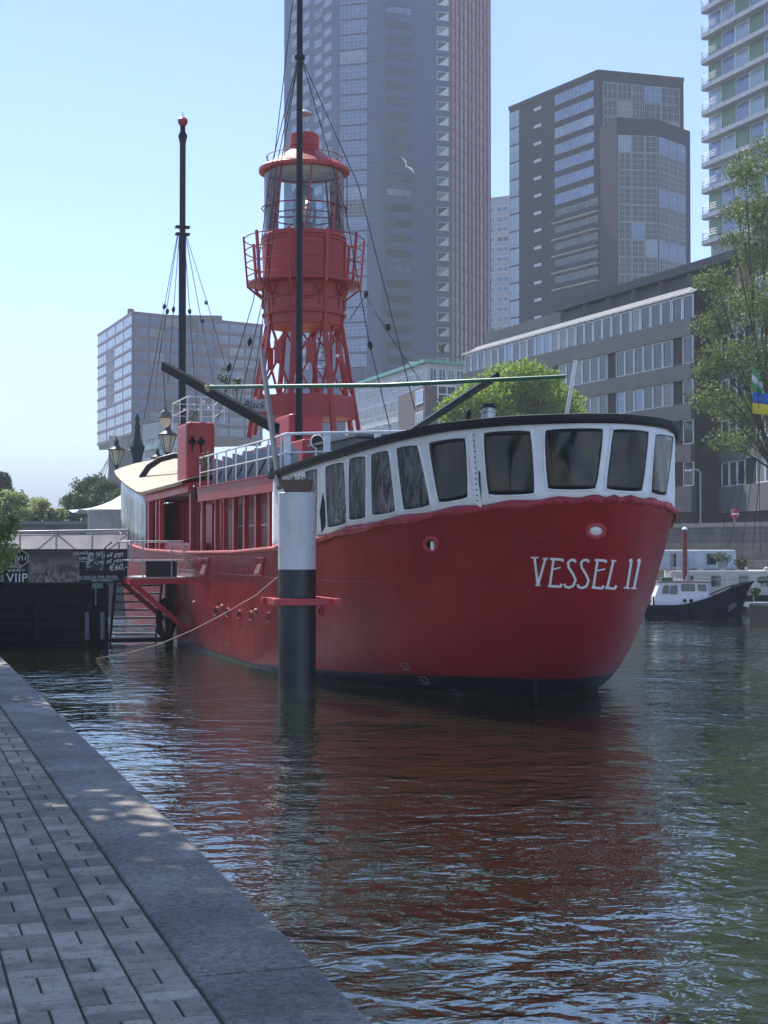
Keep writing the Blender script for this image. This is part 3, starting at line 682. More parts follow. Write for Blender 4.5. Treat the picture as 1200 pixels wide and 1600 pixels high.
# ---- masts, booms, rigging
def pole(name, a, b_, r, mat, parent=SHIP, n=12): return MB().tube([a, b_], r, n).build(name, mat, parent, smooth=True)
mx_ = 10.0
top = P(468.5, -60, 21.75); bot = P(467, 690, 21.75); bot.z = 4.5; top.x = top.x
mst = pole('main_mast', toL(bot), toL(top), [.105, .085], MASTM)
hp = toL(P(468.5, 88, 21.75)); MB().lathe([(.09,-.1),(.15,-.08),(.15,.02),(.09,.04)], hp, 14).build('hounds_band', BLACK, mst)
Y2 = 30.1; z_ = lambda y: P(284, y, Y2).z
fm = MB(); pc = toL(P(284.5, 600, Y2)); 
prof = [(.19, 3.2), (.18, z_(380)), (.17, z_(375)), (.15, z_(366)), (.15, z_(225)), (.20, z_(216)), (.23, z_(213)), (.20, z_(210)), (.13, z_(206)), (.13, z_(196)), (.22, z_(191)), (.24, z_(188)), (.10, z_(184)), (.02, z_(182)), (.012, z_(174))]
fm.lathe(prof, (pc.x, pc.y, 0), 20, 0, .8, .8); fmast = fm.build('fore_mast', MASTM, SHIP, smooth=True)
cb = MB()
for yy in (355, 366): cb.box((pc.x, pc.y, z_(yy)), (.3, .55, .08))
cb.build('crosstree', MASTM, fmast); MB().lathe([(.14, z_(197)), (.24, z_(192)), (.25, z_(187)), (.1, z_(183))], (pc.x, pc.y, 0), 16, 0, .8, .8).build('truck', RED_D, fmast)
def stay(pts, Ys, r=.012, blocks=(), name='stay'):
    if isinstance(Ys, (int, float)): Ys = [Ys]*len(pts)
    q_ = [toL(P(x, y, Y)) for (x, y), Y in zip(pts, Ys)]; m_ = MB(); m_.tube(q_, r, 5)
    for f_ in blocks:
        c_ = q_[0].lerp(q_[-1], f_); d_ = (q_[-1]-q_[0]).normalized(); m_.tube([c_-d_*.13, c_-d_*.05, c_+d_*.05, c_+d_*.13], [.02, .07, .07, .02], 8)
    m_.build(name, WIRE, SHIP)
for pts, Ys, bl_ in (
  ([(277,368),(225,655)], (Y2, 28.5), (.4,)), ([(278,368),(247,570),(240,640)], (Y2, 29.5, 28.5), (.45,)), ([(280,368),(270,500),(262,600)], (Y2, 30, 30), (.5,)),
  ([(291,368),(328,487),(372,640)], (Y2, 27, 25), (.43,)), ([(290,368),(318,520),(345,650)], (Y2, 29, 27), (.5,)), ([(288,370),(296,480),(308,650)], (Y2, 29.5, 28.5), (.43,)),
  ([(466,88),(424,260),(396,470),(340,655)], (21.75, 22.3, 22.5, 23), (.85,)), ([(467,88),(432,260),(410,470),(372,640)], (21.75, 22.3, 22.5, 23), (.8,)), ([(467,88),(440,250),(415,470),(388,655)], (21.75, 22.5, 23, 23), ()), 
  ([(470,88),(560,290),(619,520),(648,640)], (21.75, 21.5, 20.5, 20), (.78,)), ([(470,88),(540,330),(577,535),(612,680)], (21.75, 21.8, 21.5, 21), (.77,)),
  ([(571,462),(546,500)], (24, 24), ()), ([(571,462),(606,520),(660,600),(720,660)], (24, 22, 20, 19), (.28,)), ([(572,455),(572,465)], (24, 24), (.5,)),
  ([(460,-20),(440,150),(428,250)], (21.75, 23, 24), ())):
    stay(pts, Ys, .014, bl_)
# derrick booms
o = MB().beam(LY(256, 572, 24.5), LY(432, 670, 19.6), .16, .26).build('derrick_boom', M('matt black tar', (.012,.014,.02), .95, spec=.05), SHIP); o['label'] = 'dark boom slanting up to the left over the wheelhouse'
o = MB().beam(LY(778, 586, 17), LY(640, 676, 18.5), .10, .14); o.beam(LY(776, 583.5, 17), LY(638, 673.5, 18.5), .10, .02, mi=1); o = o.build('derrick_boom', [BLACK, WHITE], SHIP); o['label'] = 'dark boom with a white top edge slanting up to the right'
gp = MB().tube([LY(327, 605, 20.3), LY(600, 602, 17), LY(884, 588, 15.8)], [.055, .05, .04], 10).build('green_pole', GREEN, SHIP, smooth=True)
m_ = MB(); m_.beam(LY(325, 598, 20.2), LY(325, 612, 20.2), .06); m_.tube([LY(320, 606, 20.3), LY(334, 605, 20.3)], .07, 8); m_.build('pole_end_fitting', CREAM, gp)
pole('white_pole', LY(885, 650, 15.6), LY(900, 563, 15.6), .04, M('aged white paint', (.75,.75,.68), .5))
o = pole('grey_davit', L(437, 762, 4.02), L(408, 545, 3.8), [.075, .06], M('davit paint', (.2,.2,.2), .5))
# curved davit, red side entrance and cream roof of the far tent
dv = MB(); dv.tube([LY(x, y, 27.5) for x, y in ((216,768),(222,745),(232,730),(250,718),(272,712),(300,712))], .11, 10); dv.build('curved_davit', MASTM, SHIP, smooth=True)
def zroof2(s): return float(np.interp(s, [16, 23.5, 26, 29, 32, 36, 41], [4.76, 4.68, 5.0, 5.4, 5.75, 6.05, 6.2]))
FS = [(s_, None) for s_ in np.linspace(15.9, 41.2, 26)]
def w2(s_): return B1*math.sqrt(max(1-((s_-SF)/(TF-SF))**2, 0)) if s_ > SF else B1
oc1 = [(s_, w2(s_)+.12) for s_, _ in FS]
rows = []
for f_, dz in ((1.03, -.06), (1.04, .02), (.97, .12), (.8, .28), (.5, .48), (0, .6), (-.5, .48), (-.97, .12), (-1.04, .0)):
    rows.append([Vector((s_, w_*f_, zroof2(s_)+dz)) for s_, w_ in oc1])
rm = MB(); rm.grid(rows); rm.build('cream_roof', CREAM, SHIP, smooth=True, solid=.03)
bm_ = MB(); bm_.beam((15.9, 3.98, 4.62), (23.7, 3.98, 4.52), .12, .26); bm_.beam((15.95, 3.96, 4.62), (15.95, .4, 5.15), .12, .26); bm_.build('roof_beam', RED, SHIP)
t2 = MB(); rws = []
for f_ in np.linspace(0, 1, 5):
    rws.append([Vector((s_, w2(s_)+.03*math.sin(s_*7)*(1-f_)*f_*4, (zdeck(s_)+.02)*(1-f_)+(zroof2(s_)-.05)*f_)) for s_ in np.linspace(23.9, 41.0, 70)])
t2.grid(rws); b = NB('pale vinyl'); st_ = b.mr(b.noise(2.2, 3, .5, b.mapping((1, 1, .05))), .45, .58); b.color(b.mix(st_, (.22, .25, .20), (.66, .68, .62))); b.set(Roughness=.15); b.bump(b.noise(3, 4, .6, b.mapping((2,2,.4))), .8, .06)
t2.build('far_tent', b.m, SHIP, smooth=True, solid=.01)
t2 = MB(); t2.grid([[Vector((p.x, -p.y, p.z)) for p in r_] for r_ in rws]); t2.build('far_tent', b.m, SHIP, smooth=True, solid=.01)
en = MB()
for s_, w_, wd in ((15.2, 3.92, .3), (14.4, 3.90, .2), (14.0, 3.90, .16), (11.15, 3.85, .24)): en = MB(); en.box((S(s_), w_, 3.65), (wd, .14, 1.85)); en.build('entrance_post', RED, SHIP)
a = L(245, 800, 2.75).x; c_ = L(287, 800, 2.75).x
dr = MB(); dr.box(((a+c_)/2, 2.74, 3.45), (abs(a-c_), .06, 1.95)); dr = dr.build('door', RED, SHIP, bevel=.02)
c0 = L(272, 815, 2.8); m_ = MB(); m_.lathe([(.001,0),(.17,0)], (0,0,0), 20); m_.lathe([(.17,0),(.2,.02),(.21,0)], (0,0,0), 20, 1); m_.v = [tuple(Matrix.Translation(c0) @ Matrix.Rotation(R(-90), 4, 'X') @ Vector(v)) for v in m_.v]; m_.build('door_window', [glassy('green pane', (.10,.16,.15), .1), RED], dr)
m_ = MB(); m_.tube([L(259, 860, 2.85), L(259, 785, 2.85), L(250, 785, 2.85)], .02, 6); m_.beam(L(245, 790, 2.9), L(255, 825, 2.9), .06); m_.build('door_handle', GREYP, dr)
en = MB(); SB(en, 11.2, 14.6, 3.35, 3.85, 2.45, 3.05); en.build('entrance_bulwark', RED, SHIP, bevel=.08)
pp = MB(); pp.tube([L(300, 757, 3.9), L(304, 762, 3.9), L(306, 780, 3.9), L(306, 858, 3.9)], .04, 8); pp.build('downpipe', MASTM, SHIP, smooth=True)

# boarding platform on the hull side
bp = MB(); pz = 2.02; s0, s1, wa, wb = 16.6, 19.0, 3.95, 5.55
bp.box(((s0+s1)/2, (wa+wb)/2, pz), (s1-s0, wb-wa, .06)); bp = bp.build('boarding_platform', STEEL, SHIP)
m_ = MB(); m_.box((s0-.03, (wa+wb)/2, pz-.09), (.06, wb-wa, .16)); m_.box((s1, (wa+wb)/2, pz-.09), (.06, wb-wa, .16)); m_.box(((s0+s1)/2, wb, pz-.09), (s1-s0, .06, .16))
for s_ in (s0, s1): m_.beam((s_, wb, pz-.1), (s_+.1, 3.9, .5), .10, .14)
m_.build('bracket', RED, bp)
m_ = MB(); rz_ = [(s0, wa+.1, pz+1.02), (s0, wb-.05, pz+1.02)]
def loop(p0, p1, z0, z1, r=.028): m_.tube([(p0[0], p0[1], z1), (p1[0], p1[1], z1), (p1[0], p1[1], z0), (p0[0], p0[1], z0), (p0[0], p0[1], z1)], r, 8)
loop((s0, wa+.08), (s0, wb-.02), pz+.5, pz+1.05); loop((s0, wb), (s1, wb), pz+.5, pz+1.05)
for w_ in (wa+.42, wb-.35): m_.tube([(s0, w_, pz), (s0, w_, pz+1.05)], .022, 6)
m_.build('guard_rail', STEEL, bp, smooth=True)
m_ = MB(); m_.box((s0+.12, 4.65, pz+.28), (.03, .9, .5)); m_.build('slatted_panel', M('dark panel', (.04,.035,.04), .6), bp)
sv = MB(); q_ = L(262, 980, 4.0); sv.tube([hit(HB, 303, 945, .04) or q_, hit(HB, 300, 985, .04) or q_], .05, 6)
# dark tyre fender and hull strake under the platform
fd = MB(); c0 = Vector((18.5, 4.2, .75)); fd.tube([c0+Vector((0, .42*math.cos(a)*.5, .55*math.sin(a))) for a in np.linspace(0, 2*math.pi, 17)], .10, 8); tag(fd.build('tyre_fender', M('rubber', (.012,.012,.012), .8), SHIP, smooth=True))
# mast lights
bs = MB()
for (x, y, Y) in [(296,620,25),(303,632,25),(310,640,25),(300,650,25),(293,662,25),(290,680,26),(287,692,27),(283,700,27),(279,712,27),(290,716,27),(284,722,27),(278,735,27),(288,640,26),(318,628,24),(326,638,24),(292,705,26),(286,745,27)]:
    bs.ball(toL(P(x, y, Y)), .045, 8)
bs.tube([toL(P(x, y, Y)) for x, y, Y in ((318,628,24),(303,632,25),(293,662,25),(287,692,27),(284,722,27),(286,745,27))], .012, 5, 1)
bs.build('string_lights', [M('clear bulbs', (.8,.8,.8), .15, var=.05), WIRE], SHIP, smooth=True)
# hanging bulkhead lamp
c0 = toL(P(258, 655, 25)); hl = MB(); hl.lathe([(.001,.42),(.05,.40),(.06,.30),(.17,.22),(.20,.12),(.24,.06),(.22,.03)], c0, 20); hl.lathe([(.17,.03),(.17,-.12),(.10,-.24),(.001,-.28)], c0, 16, 1)
hl.tube([c0+Vector((0,0,.4)), toL(P(255, 572, 24.5))], .02, 5)
hl.build('hanging_lamp', [M('dull zinc', (.12,.12,.11), .5), M('frosted glass', (.65,.6,.45), .3, var=.1)], SHIP, smooth=True)
# plants on the upper deck
def leaf_blob(mb, c, r, n, size, sz=1):
    for _ in range(n):
        d_ = Vector(rng.normal(size=3)); d_.normalize(); p = Vector(c)+Vector((d_.x, d_.y, d_.z*sz))*r*rng.random()**.4
        a, b_ = Vector(rng.normal(size=3)).normalized(), Vector(rng.normal(size=3)).normalized(); s_ = size*(.6+.8*rng.random())
        mb.add([p-a*s_, p+b_*s_*.6, p+a*s_, p-b_*s_*.6], [(0,1,2,3)])
for x, y, w_, r_ in ((322, 722, 3.85, .22), (432, 730, 3.8, .18), (300, 650, 3.2, .22), (352, 590, 2.5, .22), (370, 600, 2.5, .15)):
    m_ = MB(); c0 = L(x, y, w_); leaf_blob(m_, c0, r_, 160, .04, 1.4); m_.tube([c0, c0+Vector((0,0,-.5))], .02, 5); m_.build('potted_plant', LEAF, SHIP)

# ================================================================ PILE, PLANTER, ROPE
pcx = P(464, 1000, 15.1); PX, PY = pcx.x, pcx.y; pr = .37
zt_ = P(464, 769, 14.95).z; zm_ = P(464, 890, 14.92).z
pile = thing('mooring_pile', 'thick round mooring pile, white above and black below, beside the red hull', 'mooring pile', (PX, PY, 0))
b = NB('pile black'); b.set(Roughness=.45); z_p = b.xyz()[2]; n = b.noise(3, 5, .65); c = b.mix(b.mr(n, .35, .7), (.012, .014, .02), (.03, .032, .04))
c = b.mix(b.mr(b.math('ADD', z_p, b.math('MULTIPLY', b.noise(5, 4), .25)), .20, .38, .9, 0), c, (.05, .06, .035)); c = b.mix(b.mr(b.noise(14, 5, .7), .64, .70, 0, .6), c, (.09, .05, .035)); b.color(c); b.bump(b.noise(8, 4), .3, .02); PBL = b.m
b = NB('pile white'); b.set(Roughness=.5); n = b.noise(2.5, 5, .65); c = b.mix(b.mr(n, .35, .7), (.60, .61, .62), (.72, .73, .74))
c = b.mix(b.mr(b.noise(5, 5, .7, b.mapping((2, 2, .2))), .58, .72, 0, .55), c, (.38, .36, .32)); c = b.mix(b.mr(b.noise(18, 5, .7), .66, .71, 0, .8), c, (.16, .12, .10)); b.color(c); b.bump(n, .3, .03); PWH = b.m
m_ = MB(); m_.lathe([(pr, -1.2), (pr, zm_)], n=48); m_.lathe([(pr+.008, .95), (pr+.012, .97), (pr+.008, .99)], n=48); m_.build('lower_shaft', PBL, pile, smooth=True)
m_ = MB(); m_.lathe([(pr+.002, zm_), (pr+.002, zt_-.01), (pr-.01, zt_), (.001, zt_)], n=48); m_.build('upper_shaft', PWH, pile, smooth=True)
m_ = MB()
lx = toL(Vector((PX, PY, 0))); zz = P(464, 941, 14.8).z
for d_ in (-.50, .46): m_.box((lx.x+d_, lx.y-.05, zz), (.10, 1.3, .13))
m_.box((lx.x, lx.y+.47, zz), (1.08, .10, .13)); m_.box((lx.x, lx.y-.62, zz), (1.6, .12, .13)); m_.build('pile_collar', RED, SHIP, bevel=.01)
pl = thing('planter', 'brown planter box with low plants on top of the black and white pile', 'planter', (PX, PY+.02, zt_))
m_ = MB(); vs = []
for z, k in ((0, .24), (.22, .30), (.25, .31), (.25, .28), (.18, .27)):
    vs.append([Vector((sx_*k, sy_*k*.8, z)) for sx_, sy_ in ((-1,-1),(1,-1),(1,1),(-1,1))])
m_.grid(vs, close=True); m_.build('box', TERRA, pl); m_ = MB(); m_.box((0, 0, .19), (.52, .4, .02)); leaf_blob(m_, (0, 0, .24), .26, 160, .03, .4); m_.build('plants', LEAF, pl)
pts = [P(x, y, Y) for x, y, Y in ((433,902,16.9),(400,930,17.5),(350,959,18.4),(300,985,19.3),(250,1006,19.9),(205,1019,20.3),(150,1029,20.2))]
m_ = MB(); m_.tube(pts, .011, 6); tag(m_.build('mooring_rope', ROPE, smooth=True), 'thin slack pale mooring rope hanging from the red hull down to the dark water', 'rope')

# ================================================================ LANDING STAGE, BANNER, GANGWAY
DWOOD = M('tarred timber', (.018, .018, .016), .8, var=.5, scale=3, bump=.5, bscale=9, streak=.3)
pt = thing('landing_stage', 'dark tarred timber landing stage between the quay and the red ship', 'jetty', UV(45.9, 1.58), A)
m_ = MB()
for k in range(7): m_.box((2.0, 0, -.4+k*.34), (5.4, .10, .31))
m_.box((2.0, 1.2, .7), (5.3, 2.25, 2.3)); m_.build('plank_wall', DWOOD, pt)
m_ = MB()
for x in (-.4, 1.1, 2.6, 4.1): m_ = MB(); m_.box((x, -.12, .55), (.16, .14, 2.5)); m_.build('post', DWOOD, pt)
m_ = MB(); m_.box((2.0, 1.1, 1.94), (5.6, 2.5, .1)); m_.build('deck', WOOD, pt)
m_ = MB(); m_.box((4.35, -.2, 1.78), (.32, .06, .18)); m_.box((4.3, -.2, 1.45), (.04, .04, .5)); m_.build('green_fitting', M('pale green', (.12,.25,.2), .5), pt)
m_ = MB()
for x in (4.05, 4.5): m_.tube([(x, -.22, .2), (x, -.22, 1.0)], .07, 8)
m_.build('fender_tube', M('dirty white', (.2,.21,.22), .6), pt)
# banner: flat printed sheet with picture panels and lettering
bx0, bx1 = P(6, 885, 22.22), P(199, 883, 22.76)
bo = thing('banner', 'long black printed banner with a faded picture and white lettering along the landing stage', 'banner', (bx0.x, bx0.y, 0), math.atan2(bx1.y-bx0.y, bx1.x-bx0.x))
BW = (bx1-bx0).length; zb0, zb1 = P(6, 912.5, 22.22).z, P(6, 858, 22.22).z; BH = zb1-zb0
BLK = M('banner black', (.022, .024, .028), .5); BWHT = M('banner white', (.85, .85, .85), .6, var=.05)
m_ = MB(); m_.box((BW/2, 0, (zb0+zb1)/2), (BW, .02, BH)); m_.build('sheet', BLK, bo)
b = NB('faded print'); n = b.noise(2.2, 6, .75, dist=1.5); mask = b.mr(b.xyz()[2], zb0+.1, zb0+.85, 1, 0); c = b.mix(b.mr(n, .42, .62), (.08, .06, .055), (.60, .48, .38)); c = b.mix(mask, (.075, .06, .055), c); b.color(c); b.set(Roughness=.6)
m_ = MB(); m_.box((BW*.40, -.014, (zb0+zb1)/2), (BW*.41, .01, BH*.93)); m_.build('picture_panel', b.m, bo)
b = NB('chalk print'); n = b.noise(5, 5, .7, dist=2); b.color(b.mix(b.mr(n, .5, .56), (.022, .024, .028), (.5, .5, .48))); b.set(Roughness=.6)
m_ = MB(); m_.slab([(BW*.655, -.014, zb0+BH*.38), (BW*.80, -.014, zb0+BH*.38), (BW*.82, -.014, zb0+BH*.93), (BW*.665, -.014, zb0+BH*.90)], (0, .01, 0)); m_.build('picture_panel', b.m, bo)
def btext(s_, fx, fz, size, shear=0, rot=0, sp=1):
    me = text_mesh(s_, size, BWHT, 'lettering', .002, shear, sp); t_ = bpy.data.objects.new('lettering', me); COL.objects.link(t_); t_.parent = bo
    t_.matrix_local = Matrix.Translation((BW*fx, -.024, zb0+BH*fz)) @ Matrix.Rotation(rot, 4, 'Y') @ Matrix.Rotation(R(90), 4, 'X')
btext('LOUNGE', .075, .50, .12, 0, R(4)); btext('& MORE !!!', .10, .385, .10, 0, R(-2)); btext('VIIP', .105, .16, .36, 0, 0, 1.05)
btext('LOUNGE', .615, .87, .11, 0, R(-4)); btext('VIIP', .63, .72, .13)
btext('all gigs', .895, .84, .19, .25, R(-6)); btext('all year', .895, .66, .18, .25, R(-6)); btext('€60,-', .92, .46, .25, .25, R(-6))
btext('ALL GIGS, ALL YEAR, FOR €60,-', .76, .19, .085); btext('VESSEL 11 MEMBERSHIP', .79, .07, .06)
m_ = MB(); m_.box((BW*.76, -.022, zb0+BH*.125), (BW*.34, .006, .012)); m_.box((BW*.63, -.022, zb0+BH*.64), (.22, .006, .012)); m_.build('underline', BWHT, bo)
lg = MB(); hx = [(BW*.142+.20*math.cos(a), -.02, zb0+BH*.735+.23*math.sin(a)) for a in [R(30+60*k) for k in range(7)]]; lg.tube(hx, .022, 4)
lg.build('hexagon_logo', M('logo cream', (.5,.45,.32), .6), bo); btext('V11', .142, .735, .2, 0, 0, .9)
# gangway with lattice sides and pale screens, quay to ship
gw = thing('gangway', 'grey steel gangway with lattice railings and pale plastic screens leading to the red ship', 'gangway', UV(47.6, .6), A)
GL = 6.4
m_ = MB(); m_.box((GL/2, 0, 2.28), (GL, 1.3, .1)); m_.build('walkway', STEEL, gw)
for sy_ in (-.65, .65):
    m_ = MB(); m_.tube([(0, sy_, 3.30), (GL, sy_, 3.42)], .04, 8); m_.tube([(0, sy_, 2.42), (GL, sy_, 2.5)], .03, 8); m_.tube([(0, sy_, 3.2), (GL, sy_, 3.3)], .015, 6)
    for k in range(7):
        x = GL*k/6; m_.tube([(x, sy_, 2.3), (x, sy_, 3.3+.12*k/6)], .028, 6)
        if k < 6: x2 = GL*(k+1)/6; xs = (x, x2) if k % 2 else (x2, x); m_.tube([(xs[0], sy_, 2.42), (xs[1], sy_, 3.3)], .022, 6)
    o = m_.build('lattice_railing', STEEL, gw, smooth=True)
b = NB('milky screen'); b.set(Roughness=.35, Alpha=.7); cc_ = b.mix(b.mr(b.noise(1.2, 4), .35, .65), (.5, .48, .50), (.7, .68, .66)); b.color(cc_); tl = b.n('ShaderNodeBsdfTranslucent'); b.l(cc_, tl.inputs[0]); mx = b.n('ShaderNodeMixShader'); mx.inputs[0].default_value = .45; b.l(b.b.outputs[0], mx.inputs[1]); b.l(tl.outputs[0], mx.inputs[2]); b.l(mx.outputs[0], b.t.nodes['Material Output'].inputs[0]); SCR = b.m
for k in range(6):
    x = GL*(k+.5)/6; MB().box((x, -.60, 2.88), (GL/6-.06, .012, .82)).build('screen', SCR, gw)
# stairs down from the platform
stt = thing('landing_stairs', 'dark steel stairs with grey treads under the boarding platform beside the hull', 'stairs', UV(46.4, 6.3), A)
for k in range(7): MB().box((.95, .05+.16*k, 1.75-.25*k), (1.35, .26, .05)).build('tread', M('worn tread', (.12,.12,.13), .7), stt)
for x in (.25, 1.65): MB().beam((x, -.05, 1.95), (x, 1.15, .1), .06, .2).build('stringer', BLACK, stt)
m_ = MB()
for x in (-.1, 1.9): m_.box((x, .2, .7), (.24, .24, 2.2))
m_.box((.9, .0, .12), (1.9, .5, .12)); m_.build('frame', BLACK, stt)
for k in range(2): MB().box((.85, -.25, .55-.26*k), (1.2, .22, .05)).build('lower_tread', GREYP, stt)
m_ = MB(); m_.tube([(-.1, -.1, 1.6), (-.05, 0, 2.9), (.15, .1, 3.05)], .03, 6); m_.build('handrail', BLACK, stt)

# ================================================================ LEFT BANK: bridge, tent, drum, lamp post, trees
br_ = thing('bridge', 'low stone bridge parapet with round panels beyond the gangway', 'bridge', P(-120, 850, 52))
m_ = MB(); m_.box((20, 0, -.6), (40, 1.0, 3.9)); m_.build('parapet', M('bridge stone', (.16,.14,.13), .85, streak=.4), br_)
m_ = MB(); m_.box((20, -.1, 1.42), (40.2, 1.3, .22)); m_.box((20, -.1, .28), (40.2, 1.2, .12)); m_.build('coping', M('bridge coping', (.2,.19,.18), .8), br_)
for k in range(16):
    m_ = MB(); m_.lathe([(.001, .08), (.36, .08), (.46, .03), (.50, 0)], n=20); m_.v = [tuple(Matrix.Translation((1.3+k*2.5, -.5, .78)) @ Matrix.Rotation(R(90), 4, 'X') @ Vector(v)) for v in m_.v]; m_.build('round_panel', M('panel stone', (.10,.085,.08), .8), br_)
dr_ = thing('concrete_drum', 'round concrete drum carrying the foot of the white tent canopy', 'column', P(168, 850, 44))
m_ = MB(); m_.lathe([(1.12, -3), (1.12, 1.72), (1.16, 1.75), (1.16, 1.95), (1.1, 1.98), (.001, 1.98)], n=32); m_.build('drum', M('concrete', (.36,.33,.30), .8, streak=.3), dr_, smooth=True)
tn = thing('tent_canopy', 'white peaked tent roof behind the round concrete drum', 'canopy', P(205, 850, 47))
px0 = tn.location.copy(); px0.z = 0; tn.location.z = 0
def rel(p): return p - Vector(tn.location)
apex = rel(P(215, 738, 47)); G = []
for j in range(9):
    f_ = j/8; row = []
    for k in range(25):
        a = 2*math.pi*k/24; rr_ = 4.0*(f_**1.45); zz = apex.z + (4.95-apex.z)*(1-(1-f_)**1.9)
        row.append(Vector((apex.x+rr_*math.cos(a)*(1+.05*math.cos(8*a)), rr_*math.sin(a), zz+.12*math.cos(8*a)*f_)))
    G.append(row)
m_ = MB(); m_.grid(G); m_.build('roof', M('tent fabric', (.62, .66, .72), .6, var=.05), tn, smooth=True, solid=.02)
m_ = MB(); m_.tube([Vector((apex.x, 0, 0)), apex], .08, 8); m_.build('pole', STEEL, tn)

IRON = M('green iron', (.015, .04, .045), .5)
LG = M('lamp glass', (.55, .48, .32), .3, var=.1)
lp_ = thing('lamp_post', 'ornate dark green iron lamp post with three lanterns beyond the far end of the ship', 'street lamp', PG(214, 42, 1.9))
lz = lambda y: P(214, y, 42).z-1.9
m_ = MB(); m_.lathe([(.45, 0), (.45, 1.0), (.3, 1.2), (.22, 2.0), (.2, lz(745)), (.26, lz(735)), (.24, lz(725)), (.26, lz(715)), (.34, lz(707)), (.42, lz(698)), (.30, lz(693)), (.20, lz(685)), (.13, lz(672)), (.19, lz(668)), (.09, lz(660)), (.14, lz(655)), (.05, lz(648)), (.001, lz(645))], n=16)
m_.build('column', IRON, lp_, smooth=True)
for x, y, fs in ((182, 712, 1), (262, 690, 1.15), (246, 722, .8)):
    c0 = P(x, y, 41.5)-Vector(lp_.location); top_ = c0.z
    arm = MB(); arm.tube([Vector((0, 0, c0.z-1.1*fs)), Vector((c0.x*.4, c0.y*.4, c0.z-.95*fs)), Vector((c0.x*.85, c0.y*.85, c0.z-.95*fs)), Vector((c0.x, c0.y, c0.z-.62*fs))], .06, 8)
    arm.tube([Vector((0, 0, c0.z-1.9*fs)), Vector((c0.x*.3, c0.y*.3, c0.z-1.5*fs)), Vector((c0.x*.7, c0.y*.7, c0.z-1.0*fs))], .045, 6)
    arm = arm.build('arm', IRON, lp_)
    l_ = MB(); l_.lathe([(.16*fs, -.5*fs), (.40*fs, .28*fs)], c0, 6, 0); ln_ = l_.build('lantern', LG, lp_)
    l_ = MB(); l_.lathe([(.48*fs, .28*fs), (.46*fs, .34*fs), (.2*fs, .5*fs), (.12*fs, .62*fs), (.14*fs, .8*fs), (.05*fs, .9*fs), (.001, 1.05*fs)], c0, 12); l_.lathe([(.08*fs, -.62*fs), (.18*fs, -.5*fs), (.001, -.5*fs)], c0, 12)
    for k in range(6): a = k*math.pi/3; l_.tube([c0+Vector((.165*fs*math.cos(a), .165*fs*math.sin(a), -.5*fs)), c0+Vector((.41*fs*math.cos(a), .41*fs*math.sin(a), .28*fs))], .02, 5)
    l_.build('cap', IRON, ln_)

# ================================================================ TREES
def leafmat(name, c, c2):
    b = NB(name); n = b.noise(.9, 4, .6); n2 = b.noise(14, 2); b.color(b.mix(b.mr(b.math('ADD', b.math('MULTIPLY', n, .6), b.math('MULTIPLY', n2, .4)), .38, .62), c, c2)); b.set(Roughness=.55)
    t = b.t; tl = b.n('ShaderNodeBsdfTranslucent'); tl.inputs[0].default_value = (*[q*1.5 for q in c2], 1); mx = b.n('ShaderNodeMixShader'); mx.inputs[0].default_value = .4
    b.l(b.b.outputs[0], mx.inputs[1]); b.l(tl.outputs[0], mx.inputs[2]); b.l(mx.outputs[0], t.nodes['Material Output'].inputs[0]); return b.m
LFB = leafmat('bright leaves', (.09, .15, .015), (.24, .35, .04)); LFS = leafmat('sparse leaves', (.07, .10, .03), (.15, .19, .05)); LFD = leafmat('dark leaves', (.02, .045, .02), (.05, .09, .03)); LFP = leafmat('pale leaves', (.12, .16, .06), (.26, .30, .12)); LFR = leafmat('fresh leaves', (.04, .07, .022), (.11, .155, .045))
BARK = M('bark', (.055, .045, .035), .9, bump=.5, bscale=10)
def leaves(name, blobs, n, size, mat, parent, gap=.5, clip=None):
    cs_ = np.array([b_[:3] for b_ in blobs]); rs = np.array([b_[3] for b_ in blobs]); pr_ = rs**2.2; pr_ /= pr_.sum()
    idx = rng.choice(len(blobs), n, p=pr_); d = rng.normal(size=(n, 3)); d /= np.linalg.norm(d, axis=1)[:, None]
    rad = rs[idx]*(rng.random(n)**.45)*(1+.25*rng.normal(size=n)*.5); d[:, 2] *= .75; p = cs_[idx] + d*rad[:, None]
    if clip: p = p[clip(p)]
    tw = cs_[rng.choice(len(blobs), max(n//40, 30), p=pr_)]; 
    if gap > 0:
        k = np.sin(p[:, 0]*2.3+1.1)*np.sin(p[:, 1]*2.1+.5)*np.sin(p[:, 2]*2.7) + .5*np.sin(p[:, 0]*5.1)*np.sin(p[:, 2]*4.7+p[:, 1]*3); p = p[k > -gap]
    n = len(p); a = rng.normal(size=(n, 3)); a /= np.linalg.norm(a, axis=1)[:, None]; b_ = np.cross(a, rng.normal(size=(n, 3))); b_ /= np.linalg.norm(b_, axis=1)[:, None]
    s_ = (size*(.6+.8*rng.random(n)))[:, None]; V = np.stack([p-a*s_, p+b_*s_*.55, p+a*s_, p-b_*s_*.55], 1).reshape(-1, 3)
    me = bpy.data.meshes.new(name); me.vertices.add(4*n); me.vertices.foreach_set('co', V.ravel()); me.loops.add(4*n); me.loops.foreach_set('vertex_index', np.arange(4*n)); me.polygons.add(n); me.polygons.foreach_set('loop_start', np.arange(0, 4*n, 4)); me.materials.append(mat); me.update(); me.validate()
    o = bpy.data.objects.new(name, me); COL.objects.link(o); o.parent = parent; return o
